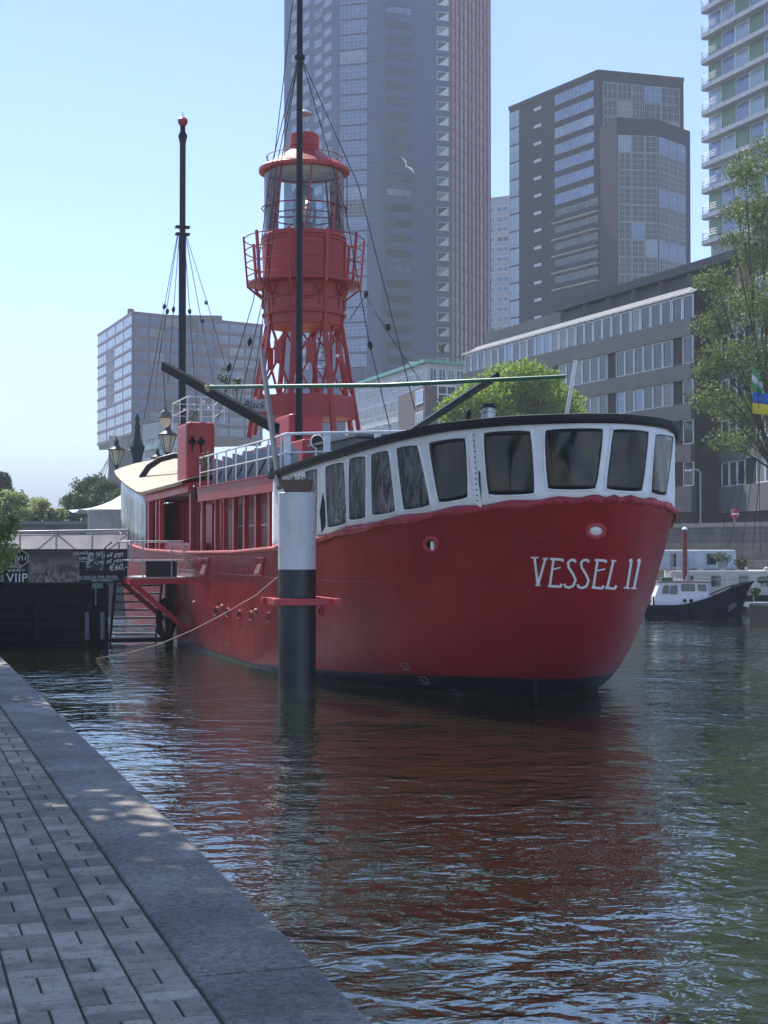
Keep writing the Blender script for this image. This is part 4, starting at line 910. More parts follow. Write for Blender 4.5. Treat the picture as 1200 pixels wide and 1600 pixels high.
def limbs(parent, base, blobs, r, mat=BARK, fork=.35, name='trunk', twigs=4):
    base = Vector(base); cm = sum((Vector(b_[:3]) for b_ in blobs), Vector())/len(blobs); fk = base.lerp(cm, fork); fk.x = base.x*.7+fk.x*.3
    m_ = MB(); m_.tube([base-Vector((0,0,.3)), base.lerp(fk, .5)+Vector((r*.2, 0, 0)), fk], [r*1.2, r*.95, r*.75], 10)
    for b_ in blobs:
        c_ = Vector(b_[:3]); md = fk.lerp(c_, .5)+Vector(rng.normal(size=3))*b_[3]*.2+Vector((0,0,b_[3]*.2)); m_.tube([fk, md, c_], [r*.5, r*.28, r*.1], 6)
        for _ in range(twigs):
            e = c_+Vector(rng.normal(size=3))*b_[3]*.55; m_.tube([md.lerp(c_, random.random()), e], [r*.13, r*.03], 5)
    m_.build(name, mat, parent, smooth=True)
def blobtree(name, label, loc, blobs, n, size, mat, r, gap=.5, group=None, cat='tree', base=(0,0,0), clip=None):
    t = thing(name, label, cat, loc, 0, group); limbs(t, base, blobs, r, twigs=0 if clip else 4); leaves('crown', blobs, n, size, mat, t, gap, clip); return t
# bright tree beyond the ship
def pxblobs(lst, Y, loc, dY=1.5):
    return [(*(P(x, y, Y+random.uniform(-dY, dY))-Vector(loc)), rp*Y/1202) for x, y, rp in lst]
lo = PG(800, 62, 1.9)
rng = np.random.default_rng(11)
blobtree('round_tree', 'bright yellow green leafy tree rising above the black tent roof of the ship', lo, pxblobs([(800,615,54),(755,630,50),(725,645,40),(845,625,50),(878,632,36),(820,588,34),(785,595,36),(712,640,28),(888,645,26),(850,597,30),(800,690,60),(860,700,50),(745,700,40)], 62, lo), 46000, .14, LFB, .3, .45)
lo = PG(1225, 46, 1.9)
bl_ = pxblobs([(1165,270,40),(1190,330,48),(1150,330,30),(1215,240,50),(1180,400,45),(1120,440,34),(1150,480,50),(1200,470,60),(1110,510,34),(1180,560,55),(1125,560,40),(1110,620,36),(1150,640,45),(1200,640,50),(1130,690,30),(1098,580,20),(1250,350,80),(1270,500,90),(1260,620,80),(1145,375,22),(1165,690,30),(1095,440,18)], 46, lo, 2.5)
blobtree('tall_street_tree', 'tall loose tree with fresh olive leaves and showing twigs at the right edge', lo, bl_, 46000, .095, LFR, .2, .5)
# off-frame quay trees (their shade lies on the paving) and the leafy edge at the left
for i, (x, y, s_) in enumerate([(*UV(u_, v_)[:2], s_) for u_, v_, s_ in ((9,-1.5,1),(13,-1.4,1),(17,-1.4,1.0),(21.5,-1.3,1.0),(26,-1.3,1.0),(31,-1.4,1),(36.5,-1.5,1))]):
    bl_ = [(random.uniform(-1.5, 1.5)*s_, random.uniform(-1.5, 1.5)*s_, random.uniform(4.8, 10), random.uniform(.9, 1.3)) for _ in range(32)]
    bl_ = [b_ for b_ in bl_ if (b_[0]+x)*VD.x+(b_[1]+y)*VD.y < .066*((b_[0]+x)*UD.x+(b_[1]+y)*UD.y)-.5]
    blobtree('quay_tree', ['quay tree nearest the camera, shading the pavers', 'second quay tree from the camera along the paving', 'middle tree of the row along the quay', 'fourth quay tree of the row along the paving', 'fifth quay tree of the row along the paving', 'quay tree just before the landing stage', 'last quay tree of the row beside the landing stage'][i], (x, y, QZ), bl_, 10000, .14, LFD, .22, .9, clip=lambda p, x=x, y=y: ((p[:, 0]+x)*VD.x+(p[:, 1]+y)*VD.y) < .066*((p[:, 0]+x)*UD.x+(p[:, 1]+y)*UD.y)-.35)
lo = PG(-25, 10, QZ)
blobtree('quay_shrub', 'leafy green shrub cut by the left edge beside the black banner', lo, pxblobs([(-15,800,30),(5,830,24),(15,860,17),(-10,870,34),(0,785,20),(22,812,12),(-30,830,40)], 10, lo, .2), 5200, .026, LFP, .04, .5, cat='shrub')
for i, (x, y, rp, Y, mt, lab) in enumerate(((20,790,30,60,LFP,'pale loose tree at the left edge beyond the bridge'), (55,800,24,62,LFP,'small pale tree just right of the left edge tree'), (85,808,16,64,LFP,'low pale bush beyond the bridge parapet'),
    (118,778,24,75,LFD,'dark rounded tree beyond the bridge left of the tent'), (140,765,22,78,LFD,'dark tree between the rounded tree and the tent'), (162,772,24,76,LFD,'dark tree partly behind the white tent'), (5,752,16,80,LFD,'distant dark tree top at the left edge'), (183,790,26,74,LFD,'dark tree beside the base of the raised office block'))):
    lo = PG(x, Y, 1.9); bl_ = pxblobs([(x+random.uniform(-.6, .6)*rp, y+random.uniform(-.6, .7)*rp, rp*random.uniform(.5, .8)) for _ in range(8)]+[(x, y+rp*1.2, rp)], Y, lo, 1)
    blobtree('distant_tree', lab, lo, bl_, 3500, .16, mt, .2, .8, group='trees beyond the bridge')

# ================================================================ BUILDINGS
BR = M('dark haze blue brick', (.020, .027, .055), .85, var=.2, scale=.3)  # blue of the distant haze is put into the brick colour
def winmesh(name, w, h, nx=1, nz=1, fr=.06, mats=(WHITE, PANE), dep=.06):
    m_ = MB(); y = -dep/2
    for x in (-w/2+fr/2, w/2-fr/2): m_.box((x, y, h/2), (fr, dep, h))
    for z in (fr/2, h-fr/2): m_.box((0, y, z), (w-2*fr, dep, fr))
    for i in range(1, nx): m_.box((-w/2+w*i/nx, y, h/2), (fr*.8, dep*.8, h-2*fr))
    for i in range(1, nz): m_.box((0, y, h*i/nz), (w-2*fr, dep*.7, fr*.7))
    m_.box((0, -dep*.2, h/2), (w-2*fr, dep*.3, h-2*fr), mi=1)
    return m_.mesh(name, mats)
class Bld:
    def __init__(s, name, label, cat, pts, base=1.9, group=None):     # pts: (px, Y)
        s.p = [P(x, 850, Y) for x, Y in pts]; s.o = s.p[0].copy(); s.o.z = base; s.t = thing(name, label, cat, s.o, 0, group); s.base = base; s.items = []
    def loc(s, p): return Vector((p.x-s.o.x, p.y-s.o.y, 0))
    def hitface(s, i, px):        # distance along face i where the image column px meets it
        a, c_ = s.p[i], s.p[i+1]; d = (c_-a); d.z = 0; L_ = d.length; d.normalize(); k = (px-600)/F*(cp)  # nearly upright view plane
        return (k*a.y-a.x)/(d.x-k*d.y), L_, d
    def body(s, ztop, mat, depth=25, name='wall', idx=None, zb=None):
        pl_ = s.p if idx is None else [s.p[i] for i in idx]; q_ = [s.loc(p) for p in pl_]
        aa, bb = (s.p if idx is None else [s.p[i] for i in idx])[0], (s.p if idx is None else [s.p[i] for i in idx])[-1]
        e1 = aa*(1+depth/aa.y); e2 = bb*(1+depth/bb.y); g_ = (e2-e1)*.01; q_ += [s.loc(e2-g_), s.loc(e1+g_)]
        m_ = MB(); m_.prism([(p.x, p.y) for p in q_], (zb if zb is not None else s.base)-s.base, ztop-s.base); return m_.build(name, mat, s.t)
    def at(s, i, u, z, out=0):
        a, c_ = s.p[i], s.p[i+1]; d = (c_-a); d.z = 0; d.normalize(); n_ = Vector((d.y, -d.x, 0)); q_ = s.loc(a)+d*u+n_*out; q_.z = z-s.base; return q_, math.atan2(d.y, d.x)
    def win(s, me, i, u, z, out=.0, name='window'):
        q_, a = s.at(i, u, z, out); s.items.append((name, me, q_, a))
    def wpx(s, i, x0, x1, z, h, **kw):
        u0, _, _ = s.hitface(i, x0); u1, _, _ = s.hitface(i, x1); w = round(abs(u1-u0), 2); nm = kw.pop('name', 'window'); out = kw.pop('out', 0)
        mt_ = kw.get('mats', (WHITE, PANE))
        if mt_[1] in (PANE, PANE_B) and random.random() < .2: kw['mats'] = (mt_[0], random.choice((PANE, PANE_B, PALEP, PALEG)))
        key = (w, round(h, 2), kw.get('nx', 1), kw.get('nz', 1), kw.get('fr', .06), tuple(m.name for m in kw.get('mats', (WHITE, PANE))))
        if key not in WM: WM[key] = winmesh('window', w, h, **kw)
        s.win(WM[key], i, (u0+u1)/2, z, out, nm)
    def strip(s, name, i, u0, u1, z0, z1, mat, out=.05, thick=.1, parent=None):
        a, an = s.at(i, (u0+u1)/2, (z0+z1)/2, out-thick/2); m_ = MB(); m_.box(a, (abs(u1-u0), thick, z1-z0), rz=an); return m_.build(name, mat, parent or s.t)
    def done(s, cap=100):
        by = {}
        for it in s.items: by.setdefault(it[0], []).append(it)
        for nm, l_ in by.items():
            def key(it): q_ = it[2]+s.o; pos = 800 - F*((q_.z-3)/q_.y); return (q_.y, 0) if -0 < 900-pos < 960 or q_.z < 3+.72*q_.y else (1e5+q_.y, 0)
            l_.sort(key=key)
            for it in l_[:cap]: inst(it[0], it[1], s.t, it[2], it[3])
            groups = {}
            for it in l_[cap:]: groups.setdefault(tuple(m.name for m in it[1].materials), []).append((it[1], it[2], it[3]))
            rest = [x for g_ in groups.values() for x in g_]
            if rest:
                if len(groups) == 1: merged(nm, rest, s.t)
                else:
                    for g_ in groups.values(): merged(nm, g_, s.t)
WM = {}
PALEP = M('curtain behind glass', (.22,.23,.24), .3)
PALEG = glassy('pale tower glass', (.20,.27,.33), .08, spec=.9)
CONC = M('haze blue concrete', (.05, .09, .18), .75, var=.12, scale=.15); CONC2 = M('haze blue siding', (.065, .11, .20), .6, var=.1, scale=.1)  # both wall colours carry the blue of the haze over the tower
FR = M('alu frame', (.45, .47, .5), .45, .2); REDF = M('red facade fin', (.30, .04, .05), .5)
# A: the high rise
Ta = Bld('high_rise_tower', 'very tall grey high rise with red vertical stripes behind the lantern tower', 'tower block', [(443,176),(527,165),(574,164),(597,163.4),(705,166),(768,178)])
fl_h = 24*163.8/1202; zA = P(620, 16.5, 164).z
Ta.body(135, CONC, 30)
rows_ = [zA - fl_h*k for k in range(-3, 24)]
for z in rows_:
    for j, x in enumerate((461, 477, 497, 512)): Ta.wpx(0, x-5.5, x+5.5, z-.9+(.6 if j % 2 else -.6), 1.5, nx=2, nz=2, mats=(FR, PANE_B), fr=.12, out=.03)
    Ta.wpx(1, 531, 573, z-1.3, 2.6, nx=6, nz=3, mats=(FR, PANE_B), fr=.07, out=.05, name='curtain_wall_bay')
    Ta.wpx(3, 604, 643, z-.8, 1.6, nx=3, mats=(BLACK, PANE), fr=.10, out=.02, name='ribbon_window')
    Ta.wpx(3, 683, 702, z-1.0, 1.9, nx=1, mats=(M('pale balcony lining', (.5,.5,.48), .7), PANE), fr=.16, out=.02, name='balcony_opening')
    for x0, x1 in ((707,717),(720,731),(734,743),(746,755),(758,766)): Ta.wpx(4, x0, x1, z-1.4, 2.9, nx=1, nz=2, mats=(BLACK, PALEG), fr=.12, out=.02, name='strip_window')
m_ = MB()
for z in rows_:
    for k in range(6):
        q_, a = Ta.at(2, Ta.hitface(2, 585)[0], z-1.6+k*.55, .06); m_.box(q_, (3.0, .12, .3), rz=a)
m_.build('siding_fins', CONC2, Ta.t)
m_ = MB()
for z in rows_: q_, a = Ta.at(3, 7.4, z+1.75, .0); m_.box(q_, (14.4, .06, .05), rz=a)
m_.build('panel_joints', M('panel joint grey', (.12,.12,.13), .8), Ta.t)  # thin grey strips mark the joints between facade panels
m_ = MB()
for z in rows_:      # slanted white balcony screens
    u, _, _ = Ta.hitface(3, 692); q_, a = Ta.at(3, u, z-1.0, .1); d_ = Vector((math.cos(a), math.sin(a), 0)); m_.slab([q_-d_*1.1, q_+d_*1.25, q_+d_*1.25+Vector((0,0,1.8))], (0, .05, 0))
m_.build('balcony_screens', M('screen white', (.6,.6,.58), .6), Ta.t)
for x in (706, 712, 719, 725.5, 732.5, 738, 744.5, 750, 756.5, 762):
    u, _, _ = Ta.hitface(4, x-1.0); u2, _, _ = Ta.hitface(4, x+1.0); Ta.strip('facade_fin', 4, u, u2, 1.9, 135, REDF, out=.3, thick=.4)
Ta.done()
# B: brick block
Tb = Bld('brick_tower', 'dark brown brick tower with blue ribbon windows, open balconies and a glazed corner', 'tower block', [(797,152),(813,150.6),(937,140),(1071,142.5)])
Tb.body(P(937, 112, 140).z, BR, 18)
m_ = MB(); q_, a = Tb.at(1, 9, P(937, 108, 140).z, 0); 
q0, q1, q2 = [Tb.loc(p) for p in Tb.p[:1]+Tb.p[2:4]]; zt2 = P(937, 112, 140).z-1.9
m_.beam(q0+Vector((0,0,zt2)), q1+Vector((0,0,zt2)), .5, .7); m_.beam(q1+Vector((0,0,zt2)), q2+Vector((0,0,zt2)), .5, .7); m_.build('roof_edge', BLACK, Tb.t)
m_ = MB(); q_ = Tb.loc(P(895, 850, 150)); m_.box(q_+Vector((0,0,zt2+.9)), (5, 4, 2.2), rz=-.7); m_.build('roof_house', BR, Tb.t)
fh = 27.1*140.5/1202; zB = P(899, 155, 145).z
for k in range(7): Tb.wpx(1, 869, 930, zB-.9-k*fh, 1.9, nx=10, mats=(FR, PANE_B), fr=.07, out=.04, name='ribbon_window')
zS = P(841, 172, 148).z
for k in range(13): Tb.wpx(1, 836, 847, zS-k*27.4*148/1202, .55, nx=2, mats=(WHITE, M('white louvre', (.6,.62,.65), .5)), fr=.08, out=.03, name='slot_window')
for k in range(13):
    Tb.wpx(0, 798, 812.5, P(805, 185+k*27.0, 151).z-1.6, 3.1, nx=2, nz=2, mats=(FR, glassy('pale glass', (.22,.33,.38), .1, spec=.9)), fr=.09, out=.05, name='corner_glazing')
WARM = M('warm balcony lining', (.42, .38, .34), .7)
for k in range(5):
    u0, _, _ = Tb.hitface(1, 868); u1, _, _ = Tb.hitface(1, 937); z = zB-.9-(7+k)*fh
    o = Tb.strip('balcony', 1, u0, u1+.3, z-.6, z-.35, WARM, out=.9, thick=.9); Tb.strip('parapet', 1, u0, u1+.3, z-.35, z+.55, BR, out=1.0, thick=.15, parent=o)
    Tb.wpx(1, 869, 936, z+.55, 1.5, nx=4, mats=(WARM, PANE), fr=.12, out=.03, name='balcony_window')
for k in range(4):
    for x0, x1 in ((944,966),(967,989),(990,1006),(1009,1035),(1036,1064)): Tb.wpx(2, x0, x1, P(1000, 146+k*27-14, 141).z-3.05, 3.0, nx=3, nz=2, mats=(FR, PANE), fr=.08, out=.05, name='curtain_wall_bay')
Tb.done()
Tc = Bld('glazed_corner_block', 'lower glass fronted brick block in front of the dark brown brick tower', 'tower block', [(939,139.3),(966,136),(1030,136.5),(1081,140.5)])
Tc.body(P(966, 184, 136).z, BR, 12)
zt2 = P(966, 184, 136).z; zc = zt2-3.4
for k in range(12):
    z = zc-1.2-k*fh*.98
    for x0, x1 in ((968,988),(989,1009),(1010,1029)): Tc.wpx(1, x0, x1, z-1.5, 3.0, nx=2, nz=3, mats=(FR, PANE), fr=.08, out=.05, name='curtain_wall_bay')
    for x0, x1 in ((1031,1046),(1047,1060),(1061,1073)): Tc.wpx(2, x0, x1, z-1.5, 3.0, nx=2, nz=3, mats=(FR, PANE if k % 3 else PANE_B), fr=.08, out=.05, name='curtain_wall_bay')
Tc.done()
# G: pale office behind
Tg = Bld('pale_office_tower', 'distant pale pink office tower between the two dark towers', 'office building', [(752,235),(806,232)])
Tg.body(P(780, 311, 235).z, M('pink stone', (.45,.40,.42), .7, var=.08), 20)
for k in range(20):
    for x0, x1 in ((764,774),(777,796)): Tg.wpx(0, x0, x1, P(780, 330+k*15.5, 235).z-1, 1.7, nx=1 if x1-x0 < 12 else 2, mats=(WHITE, PANE_B), fr=.15, out=.03)
Tg.done()
# C: white and green flats at the right edge
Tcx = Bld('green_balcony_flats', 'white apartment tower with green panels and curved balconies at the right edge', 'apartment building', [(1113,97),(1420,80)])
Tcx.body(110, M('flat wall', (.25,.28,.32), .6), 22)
GP = M('green panel', (.12,.24,.15), .5)
for k in range(19):
    z = P(1108, 384-40.3*k, 97).z
    m_ = MB(); q_, a = Tcx.at(0, 0, z, 0); d_ = Vector((math.cos(a), math.sin(a), 0)); n_ = Vector((d_.y, -d_.x, 0))
    m_.slab([q_-d_*.5, q_-d_*.65+n_*.7, q_-d_*.2+n_*1.25, q_+d_*48+n_*1.25, q_+d_*48], (0,0,.55)); s_ = m_.build('balcony', M('white concrete', (.38,.40,.44), .6), Tcx.t)
    m_ = MB(); r_ = [q_-d_*.6, q_-d_*.6+n_*.7, q_-d_*.15+n_*1.15, q_+d_*3+n_*1.15]
    for zz in (1.1, 1.4, 1.7): m_.tube([p+Vector((0,0,zz-.05)) for p in r_], .03, 4)
    for p in r_: m_.tube([p+Vector((0,0,.5)), p+Vector((0,0,1.65))], .035, 4)
    m_.build('railing', STEEL, s_)
    for j in range(10):
        u = 1.2+j*3.0; kind = (j+k//2) % 3
        key = ('c', kind)
        if key not in WM: WM[key] = winmesh('window', 2.9, 2.6, 1, 1, .08, (WHITE if kind else GP, GP if kind == 0 else (PANE_B if kind == 1 else glassy('pale glass', (.22,.33,.38), .1, spec=.9))), .08)
        Tcx.win(WM[key], 0, u, z+.6, .03, 'green_panel' if kind == 0 else 'window')
Tcx.done()
# D: raised office with red bands, left
Td = Bld('raised_office_block', 'glass office block with dark red bands raised on columns behind the fore mast', 'office building', [(152,222),(206,200),(410,212)])
zt2 = P(206, 487, 200).z; zb2 = P(206, 676, 200).z
Td.body(zt2, M('office dark', (.04,.055,.085), .6), 30, zb=zb2)
MAU = M('mauve band', (.13,.07,.13), .5)
fh2 = (zt2-zb2)/10
BANDG = glassy('pale office glass', (.16,.24,.28), .1, spec=.9)
for k in range(11):
    z = zt2-k*fh2
    for i in (0, 1):
        L_ = Td.hitface(i, 300)[1]; Td.strip('floor_band', i, -.1, L_+.1, z-.55, z+.1, MAU, out=.25, thick=.3)
    if k < 10:
        for x0, x1 in ((153,165),(178,191),(192,205)) if 2 <= k <= 6 else ((153,166),(167,179),(180,192),(193,205)): Td.wpx(0, x0, x1, z-fh2+.15, fh2-.8, nx=3, mats=(FR, BANDG), fr=.08, out=.05)
        for j in range(8): Td.wpx(1, 208+j*25, 231+j*25, z-fh2+.15, fh2-.8, nx=5, mats=(MAU, PANE_B), fr=.10, out=.05)
Td.strip('recessed_panel', 0, Td.hitface(0, 165.5)[0], Td.hitface(0, 177.5)[0], zt2-fh2*7, zt2-fh2*2, M('recess blue grey', (.08,.1,.14), .5), out=.1)
m_ = MB(); m_.box(Td.loc(P(290, 850, 215))+Vector((0,0,zt2-1.9+1.5)), (20, 8, 3), rz=.1); m_.box(Td.loc(P(203, 850, 204))+Vector((0,0,zt2-1.9+.8)), (1.5, 1.5, 2.2)); m_.build('roof_plant', M('office dark', (.04,.055,.085), .6), Td.t)
for x in (173, 180, 188, 196, 206, 230, 260, 290): q_ = Td.loc(P(x, 850, 206)); MB().box((q_.x, q_.y, (zb2-1.9)/2), (1.0, 1.0, zb2-1.9)).build('column', M('column grey', (.3,.3,.32), .7), Td.t)
Tl = Bld('low_brick_block', 'dark blue grey block under the raised office behind the lamp post', 'building', [(169,190),(290,188)]); Tl.body(P(169, 703, 190).z, M('blue grey brick', (.05,.055,.07), .8), 12)
for k in range(4):
    for j in range(5): Tl.wpx(0, 216+j*14, 226+j*14, P(200, 720+k*26, 190).z, 1.8, nx=2, mats=(FR, PANE), out=.03)
Tl.done(); Td.done()
Tm = Bld('glass_balcony_block', 'pale terraced apartment block with glass balconies behind the fore mast', 'apartment building', [(223,150),(300,140)])
Tm.body(P(223, 690, 150).z, M('terrace wall', (.35,.37,.4), .6), 12); 
for k in range(4):
    z = P(260, 700+k*22, 145).z; L_ = 10; Tm.strip('balcony', 0, -.3, L_, z, z+1.0, glassy('balcony glass', (.2,.33,.36), .1), out=.9, thick=.8)
    for j in range(5): Tm.wpx(0, 226+j*15, 237+j*15, z+1.1, 1.4, nx=2, mats=(WHITE, PANE_B), out=.03)
m_ = MB(); q_, a = Tm.at(0, 5, P(262, 672, 146).z, -2); m_.box(q_, (8, 5, 3), rz=a); m_.build('penthouse', M('terrace wall', (.35,.37,.4), .6), Tm.t); Tm.done()
# F: white flats with the green roof edge
Tf = Bld('green_roofed_flats', 'white low flats with a pale green roof edge behind the ship rail', 'apartment building', [(540,118),(668,100),(727,102)])
zt2 = P(668, 566, 100).z; WW = M('white render', (.52,.54,.56), .7, var=.08, streak=.15)
Tf.body(zt2, WW, 14); 
TEAL = M('pale green copper', (.16,.42,.36), .6)
for i in (0, 1):
    L_ = Tf.hitface(i, 600)[1]; Tf.strip('roof_edge', i, -.3, L_+.4, zt2-.1, zt2+.35, TEAL, out=.7, thick=2.2)
Fb = Bld('brick_flats', 'brown brick house front with white windows beside the grey office slab', 'building', [(622,104),(648,99.2),(664,96.5),(727,98)])
Fb.body(P(664, 606, 98).z, M('brown brick', (.13,.11,.11), .85), 3)
Fb.wpx(2, 683, 713, P(700, 632, 98).z, 2.3, nx=2, nz=2, mats=(WHITE, PANE), fr=.18, out=.04)
for k in range(3): Fb.wpx(1, 650, 662, P(655, 632+k*34, 98).z, 1.8, nx=3, mats=(WHITE, PANE), fr=.12, out=.04)
Fb.done()
for k in range(5):
    z = zt2-2.6-k*2.9
    for j in range(8): Tf.wpx(0, 560+j*13, 571+j*13, z, 1.7, nx=3, mats=(WHITE, PANE), fr=.08, out=.04)
    for j in range(4): Tf.wpx(1, 671+j*14, 682+j*14, z, 1.9, nx=2, mats=(WHITE, PANE_B), fr=.08, out=.04)
m_ = MB(); q_ = Tf.loc(P(688, 850, 112)); m_.box(q_+Vector((0,0,zt2-1.9+1.3)), (9.5, 6, 2.6)); m_.build('roof_house', M('pale cladding', (.42,.45,.48), .6), Tf.t)
m_ = MB(); q_ = Tf.loc(P(715, 850, 104)); m_.lathe([(.3,0),(.3,.8),(.45,.9),(.5,1.1),(.001,1.3)], q_+Vector((-2,2,zt2-1.9+2.4)), 14); m_.build('roof_fan', BLACK, Tf.t, smooth=True); Tf.done()
# E: long grey office slab
Te = Bld('grey_office_slab', 'long grey concrete office building with ribbon windows along the far bank', 'office building', [(727,80),(1086,60)])
EC = M('weathered concrete', (.11,.115,.125), .85, var=.2, scale=.6, streak=.5); ED = M('dark recess brick', (.05,.045,.045), .85)
_, LE, dE = Te.hitface(0, 1086)
zr_ = lambda y: P(1067, y, 60.7).z
ztop = zr_(459)
Te.body(zr_(500), ED, 14)
bands = [(500, 527), (570, 595), (632, 657), (695, 722), (760, 800)]
for k, (y0, y1) in enumerate(bands):
    Te.strip('spandrel', 0, -.2, LE+.05, zr_(y1), zr_(y0), EC, out=.35, thick=.4)
wr = [(527, 570), (595, 632), (657, 695), (722, 760)]
PALEP = M('curtain behind glass', (.22,.23,.24), .3)
def ewin(y0, y1, out, mt, pitch=1.48):
    n_ = int(LE/pitch); h = zr_(y0)-zr_(y1)
    for j in range(n_):
        if j % 7 == 6 and mt: continue
        vr = random.random(); gl_ = PANE if vr < .6 else (PALEP if vr < .85 else PANE_B); key = ('e', round(h, 2), gl_.name)
        if key not in WM: WM[key] = winmesh('window', pitch-.04, h-.02, 1, 1, .07, (WHITE, gl_), .1)
        Te.win(WM[key], 0, (j+.5)*LE/n_, zr_(y1)+.01, out)
for y0, y1 in wr: ewin(y0, y1, .02, True)
# glazed top storey with sloping glass edge, set back roof slab
h0, h1 = zr_(500), zr_(462)
Te.strip('top_storey', 0, 0, LE, h0, h1+.2, ED, out=-.35, thick=.5); ewin(463, 500, -.05, False, 1.55)
q0, a = Te.at(0, -.2, h1, .1); q1, _ = Te.at(0, LE+.05, h1, .1); n_ = Vector((dE.y, -dE.x, 0))
m_ = MB(); m_.add([q0, q1, q1-n_*1.6+Vector((0,0,.95)), q0-n_*1.6+Vector((0,0,.95))], [(0,1,2,3)]); m_.build('sloping_eave', M('grey zinc', (.10,.12,.16), .7), Te.t, solid=.1)
m_ = MB()
for k in range(42): q_ = q0.lerp(q1, (k+.5)/42); m_.beam(q_+Vector((0,0,-.05))+n_*.35, q_+Vector((0,0,.35))-n_*.35, .05)
for f_ in (.1, .3): m_.tube([q0+n_*f_+Vector((0,0,.25-f_*.6)), q1+n_*f_+Vector((0,0,.25-f_*.6))], .03, 4)
m_.build('awning_frames', M('awning grey', (.34,.37,.42), .5), Te.t)
m_ = MB(); m_.slab([q0-n_*2.5, q1-n_*2.5, q1-n_*9, q0-n_*9], (0,0,2.4)); m_.build('roof_storey', EC, Te.t)
m_ = MB(); m_.slab([q0.lerp(q1, .40)-n_*1.5+Vector((0,0,2.2)), q1+dE*6-n_*1.5+Vector((0,0,2.2)), q1+dE*6-n_*10+Vector((0,0,2.2)), q0.lerp(q1, .40)-n_*10+Vector((0,0,2.2))], (0,0,.7)); m_.build('roof_slab', M('dark fascia', (.035,.04,.05), .6), Te.t)
for k in range(7): q_ = q0.lerp(q1, .42+k*.1)-n_*1.9; MB().box(q_+Vector((0,0,1.1)), (.35, .35, 2.2)).build('roof_pier', EC, Te.t)
Te.done()
# second wing beyond the recess
Te2 = Bld('grey_office_wing', 'nearer wing of the grey concrete offices behind the loose tree at the right edge', 'office building', [(1086,60.5),(1128,60.5),(1420,44)])
Te2.body(zr_(430), ED, 10)
_, L2, _ = Te2.hitface(1, 1300)
for k, (y0, y1) in enumerate(bands): Te2.strip('spandrel', 1, 0, L2, zr_(y1)-.1, zr_(y0)-.1, EC, out=.3, thick=.4)
for y0, y1 in [(463, 500)]+wr:
    h = zr_(y0)-zr_(y1)
    for j in range(8):
        for c_ in range(3):
            key = ('e2', round(h, 2))
            if key not in WM: WM[key] = winmesh('window', 1.75, h-.02, 1, 1, .08, (WHITE, PANE), .1)
            Te2.win(WM[key], 1, 1.2+j*8.0+c_*1.85, zr_(y1)-.09, .03)
Te2.done()

# ================================================================ FAR BANK FURNITURE AND BOATS
def G3(x, y, Y): return P(x, y, Y)
w_ = thing('quay_parapet', 'low old stone parapet wall with round medallions on the far quay', 'wall', farbank(0, 15.7, 1.9))
m_ = MB(); a_ = math.atan2(FD.y, FD.x); m_.box(FD*0, (200, .5, 4.2), rz=a_); m_.build('wall', STONE, w_)
m_ = MB(); m_.box(FD*0+Vector((0,0,2.2)), (200.4, .7, .25), rz=a_); m_.build('coping', M('parapet coping', (.2,.19,.18), .8), w_)
rp = thing('red_mooring_post', 'dark red steel post with a white cap standing behind the small white tug', 'post', PG(1070, 35, 0))
m_ = MB(); m_.lathe([(.11, -1), (.11, P(0, 828, 35).z)], n=16); m_.build('shaft', M('post red', (.22,.03,.03), .5), rp, smooth=True); m_ = MB(); m_.lathe([(.13, 0), (.13, .06), (.06, .12), (.001, .14)], (0,0,P(0, 828, 35).z), 16); m_.build('cap', WHITE, rp, smooth=True)

def hullmesh(Ln, bm_, zs, bow=.35, stern=.2, zk=-.3, n=24, m=7, flare=.82, rake=.5):
    rows = []
    for i in range(n+1):
        t = i/n; wd = 1.0
        if t > 1-bow: wd = math.sqrt(max(1-((t-1+bow)/bow)**2.2, 0))
        if t < stern: wd = .72+.28*math.sqrt(1-((stern-t)/stern)**2)
        zt_ = zs(t); row = []
        for j in range(m+1):
            f_ = j/m; z = zk+(zt_-zk)*f_; x = t*Ln + (rake*f_*f_ if t > .9 else 0)*((t-.9)/.1 if t > .9 else 0); row.append(Vector((x, wd*bm_/2*(flare+(1-flare)*math.sqrt(f_)), z)))
        rows.append(row+[Vector((p.x, -p.y, p.z)) for p in row[::-1]])
    return rows
tgp = P(1006, 850, 31.8); tug = thing('small_tug', 'small white cabined tug with a dark blue hull across the canal', 'boat', (tgp.x, 63.8, 0), R(-4))
NAVY = M('navy hull', (.006, .009, .022), .4, spec=.12); zs = lambda t: .46+.02*t+1.7*max(t-.3, 0)**1.6
rows = hullmesh(4.0, 1.7, zs, .42, .25); m_ = MB(); m_.grid(rows); m_.add(rows[0], [tuple(range(len(rows[0])))]); m_.build('hull', NAVY, tug, smooth=True)
m_ = MB(); 
for sg in (0, -1): m_.tube([r_[7] if sg == 0 else r_[8] for r_ in rows], .05, 6)
m_.build('rubbing_strake', BLACK, tug, smooth=True)
m_ = MB(); m_.grid([[ (r_[7]+r_[8])/2*1 + (r_[7]-(r_[7]+r_[8])/2)*k - Vector((0,0,.12)) for k in (1, 0, -1)] for r_ in rows]); m_.build('deck', M('deck grey', (.35,.35,.36), .7), tug)
TWH = M('boat white', (.80,.76,.77), .4, var=.05)
m_ = MB(); G = []
for z, x0, x1, hw in ((.35, .35, 3.2, .66), (.85, .42, 2.95, .62), (.86, .42, 2.60, .62), (1.42, .62, 2.55, .55)): G.append([Vector((x0, -hw, z)), Vector((x1, -hw, z)), Vector((x1+.12, 0, z)), Vector((x1, hw, z)), Vector((x0, hw, z))])
m_.grid(G, close=True); cb_ = m_.build('cabin', TWH, tug, bevel=.03)
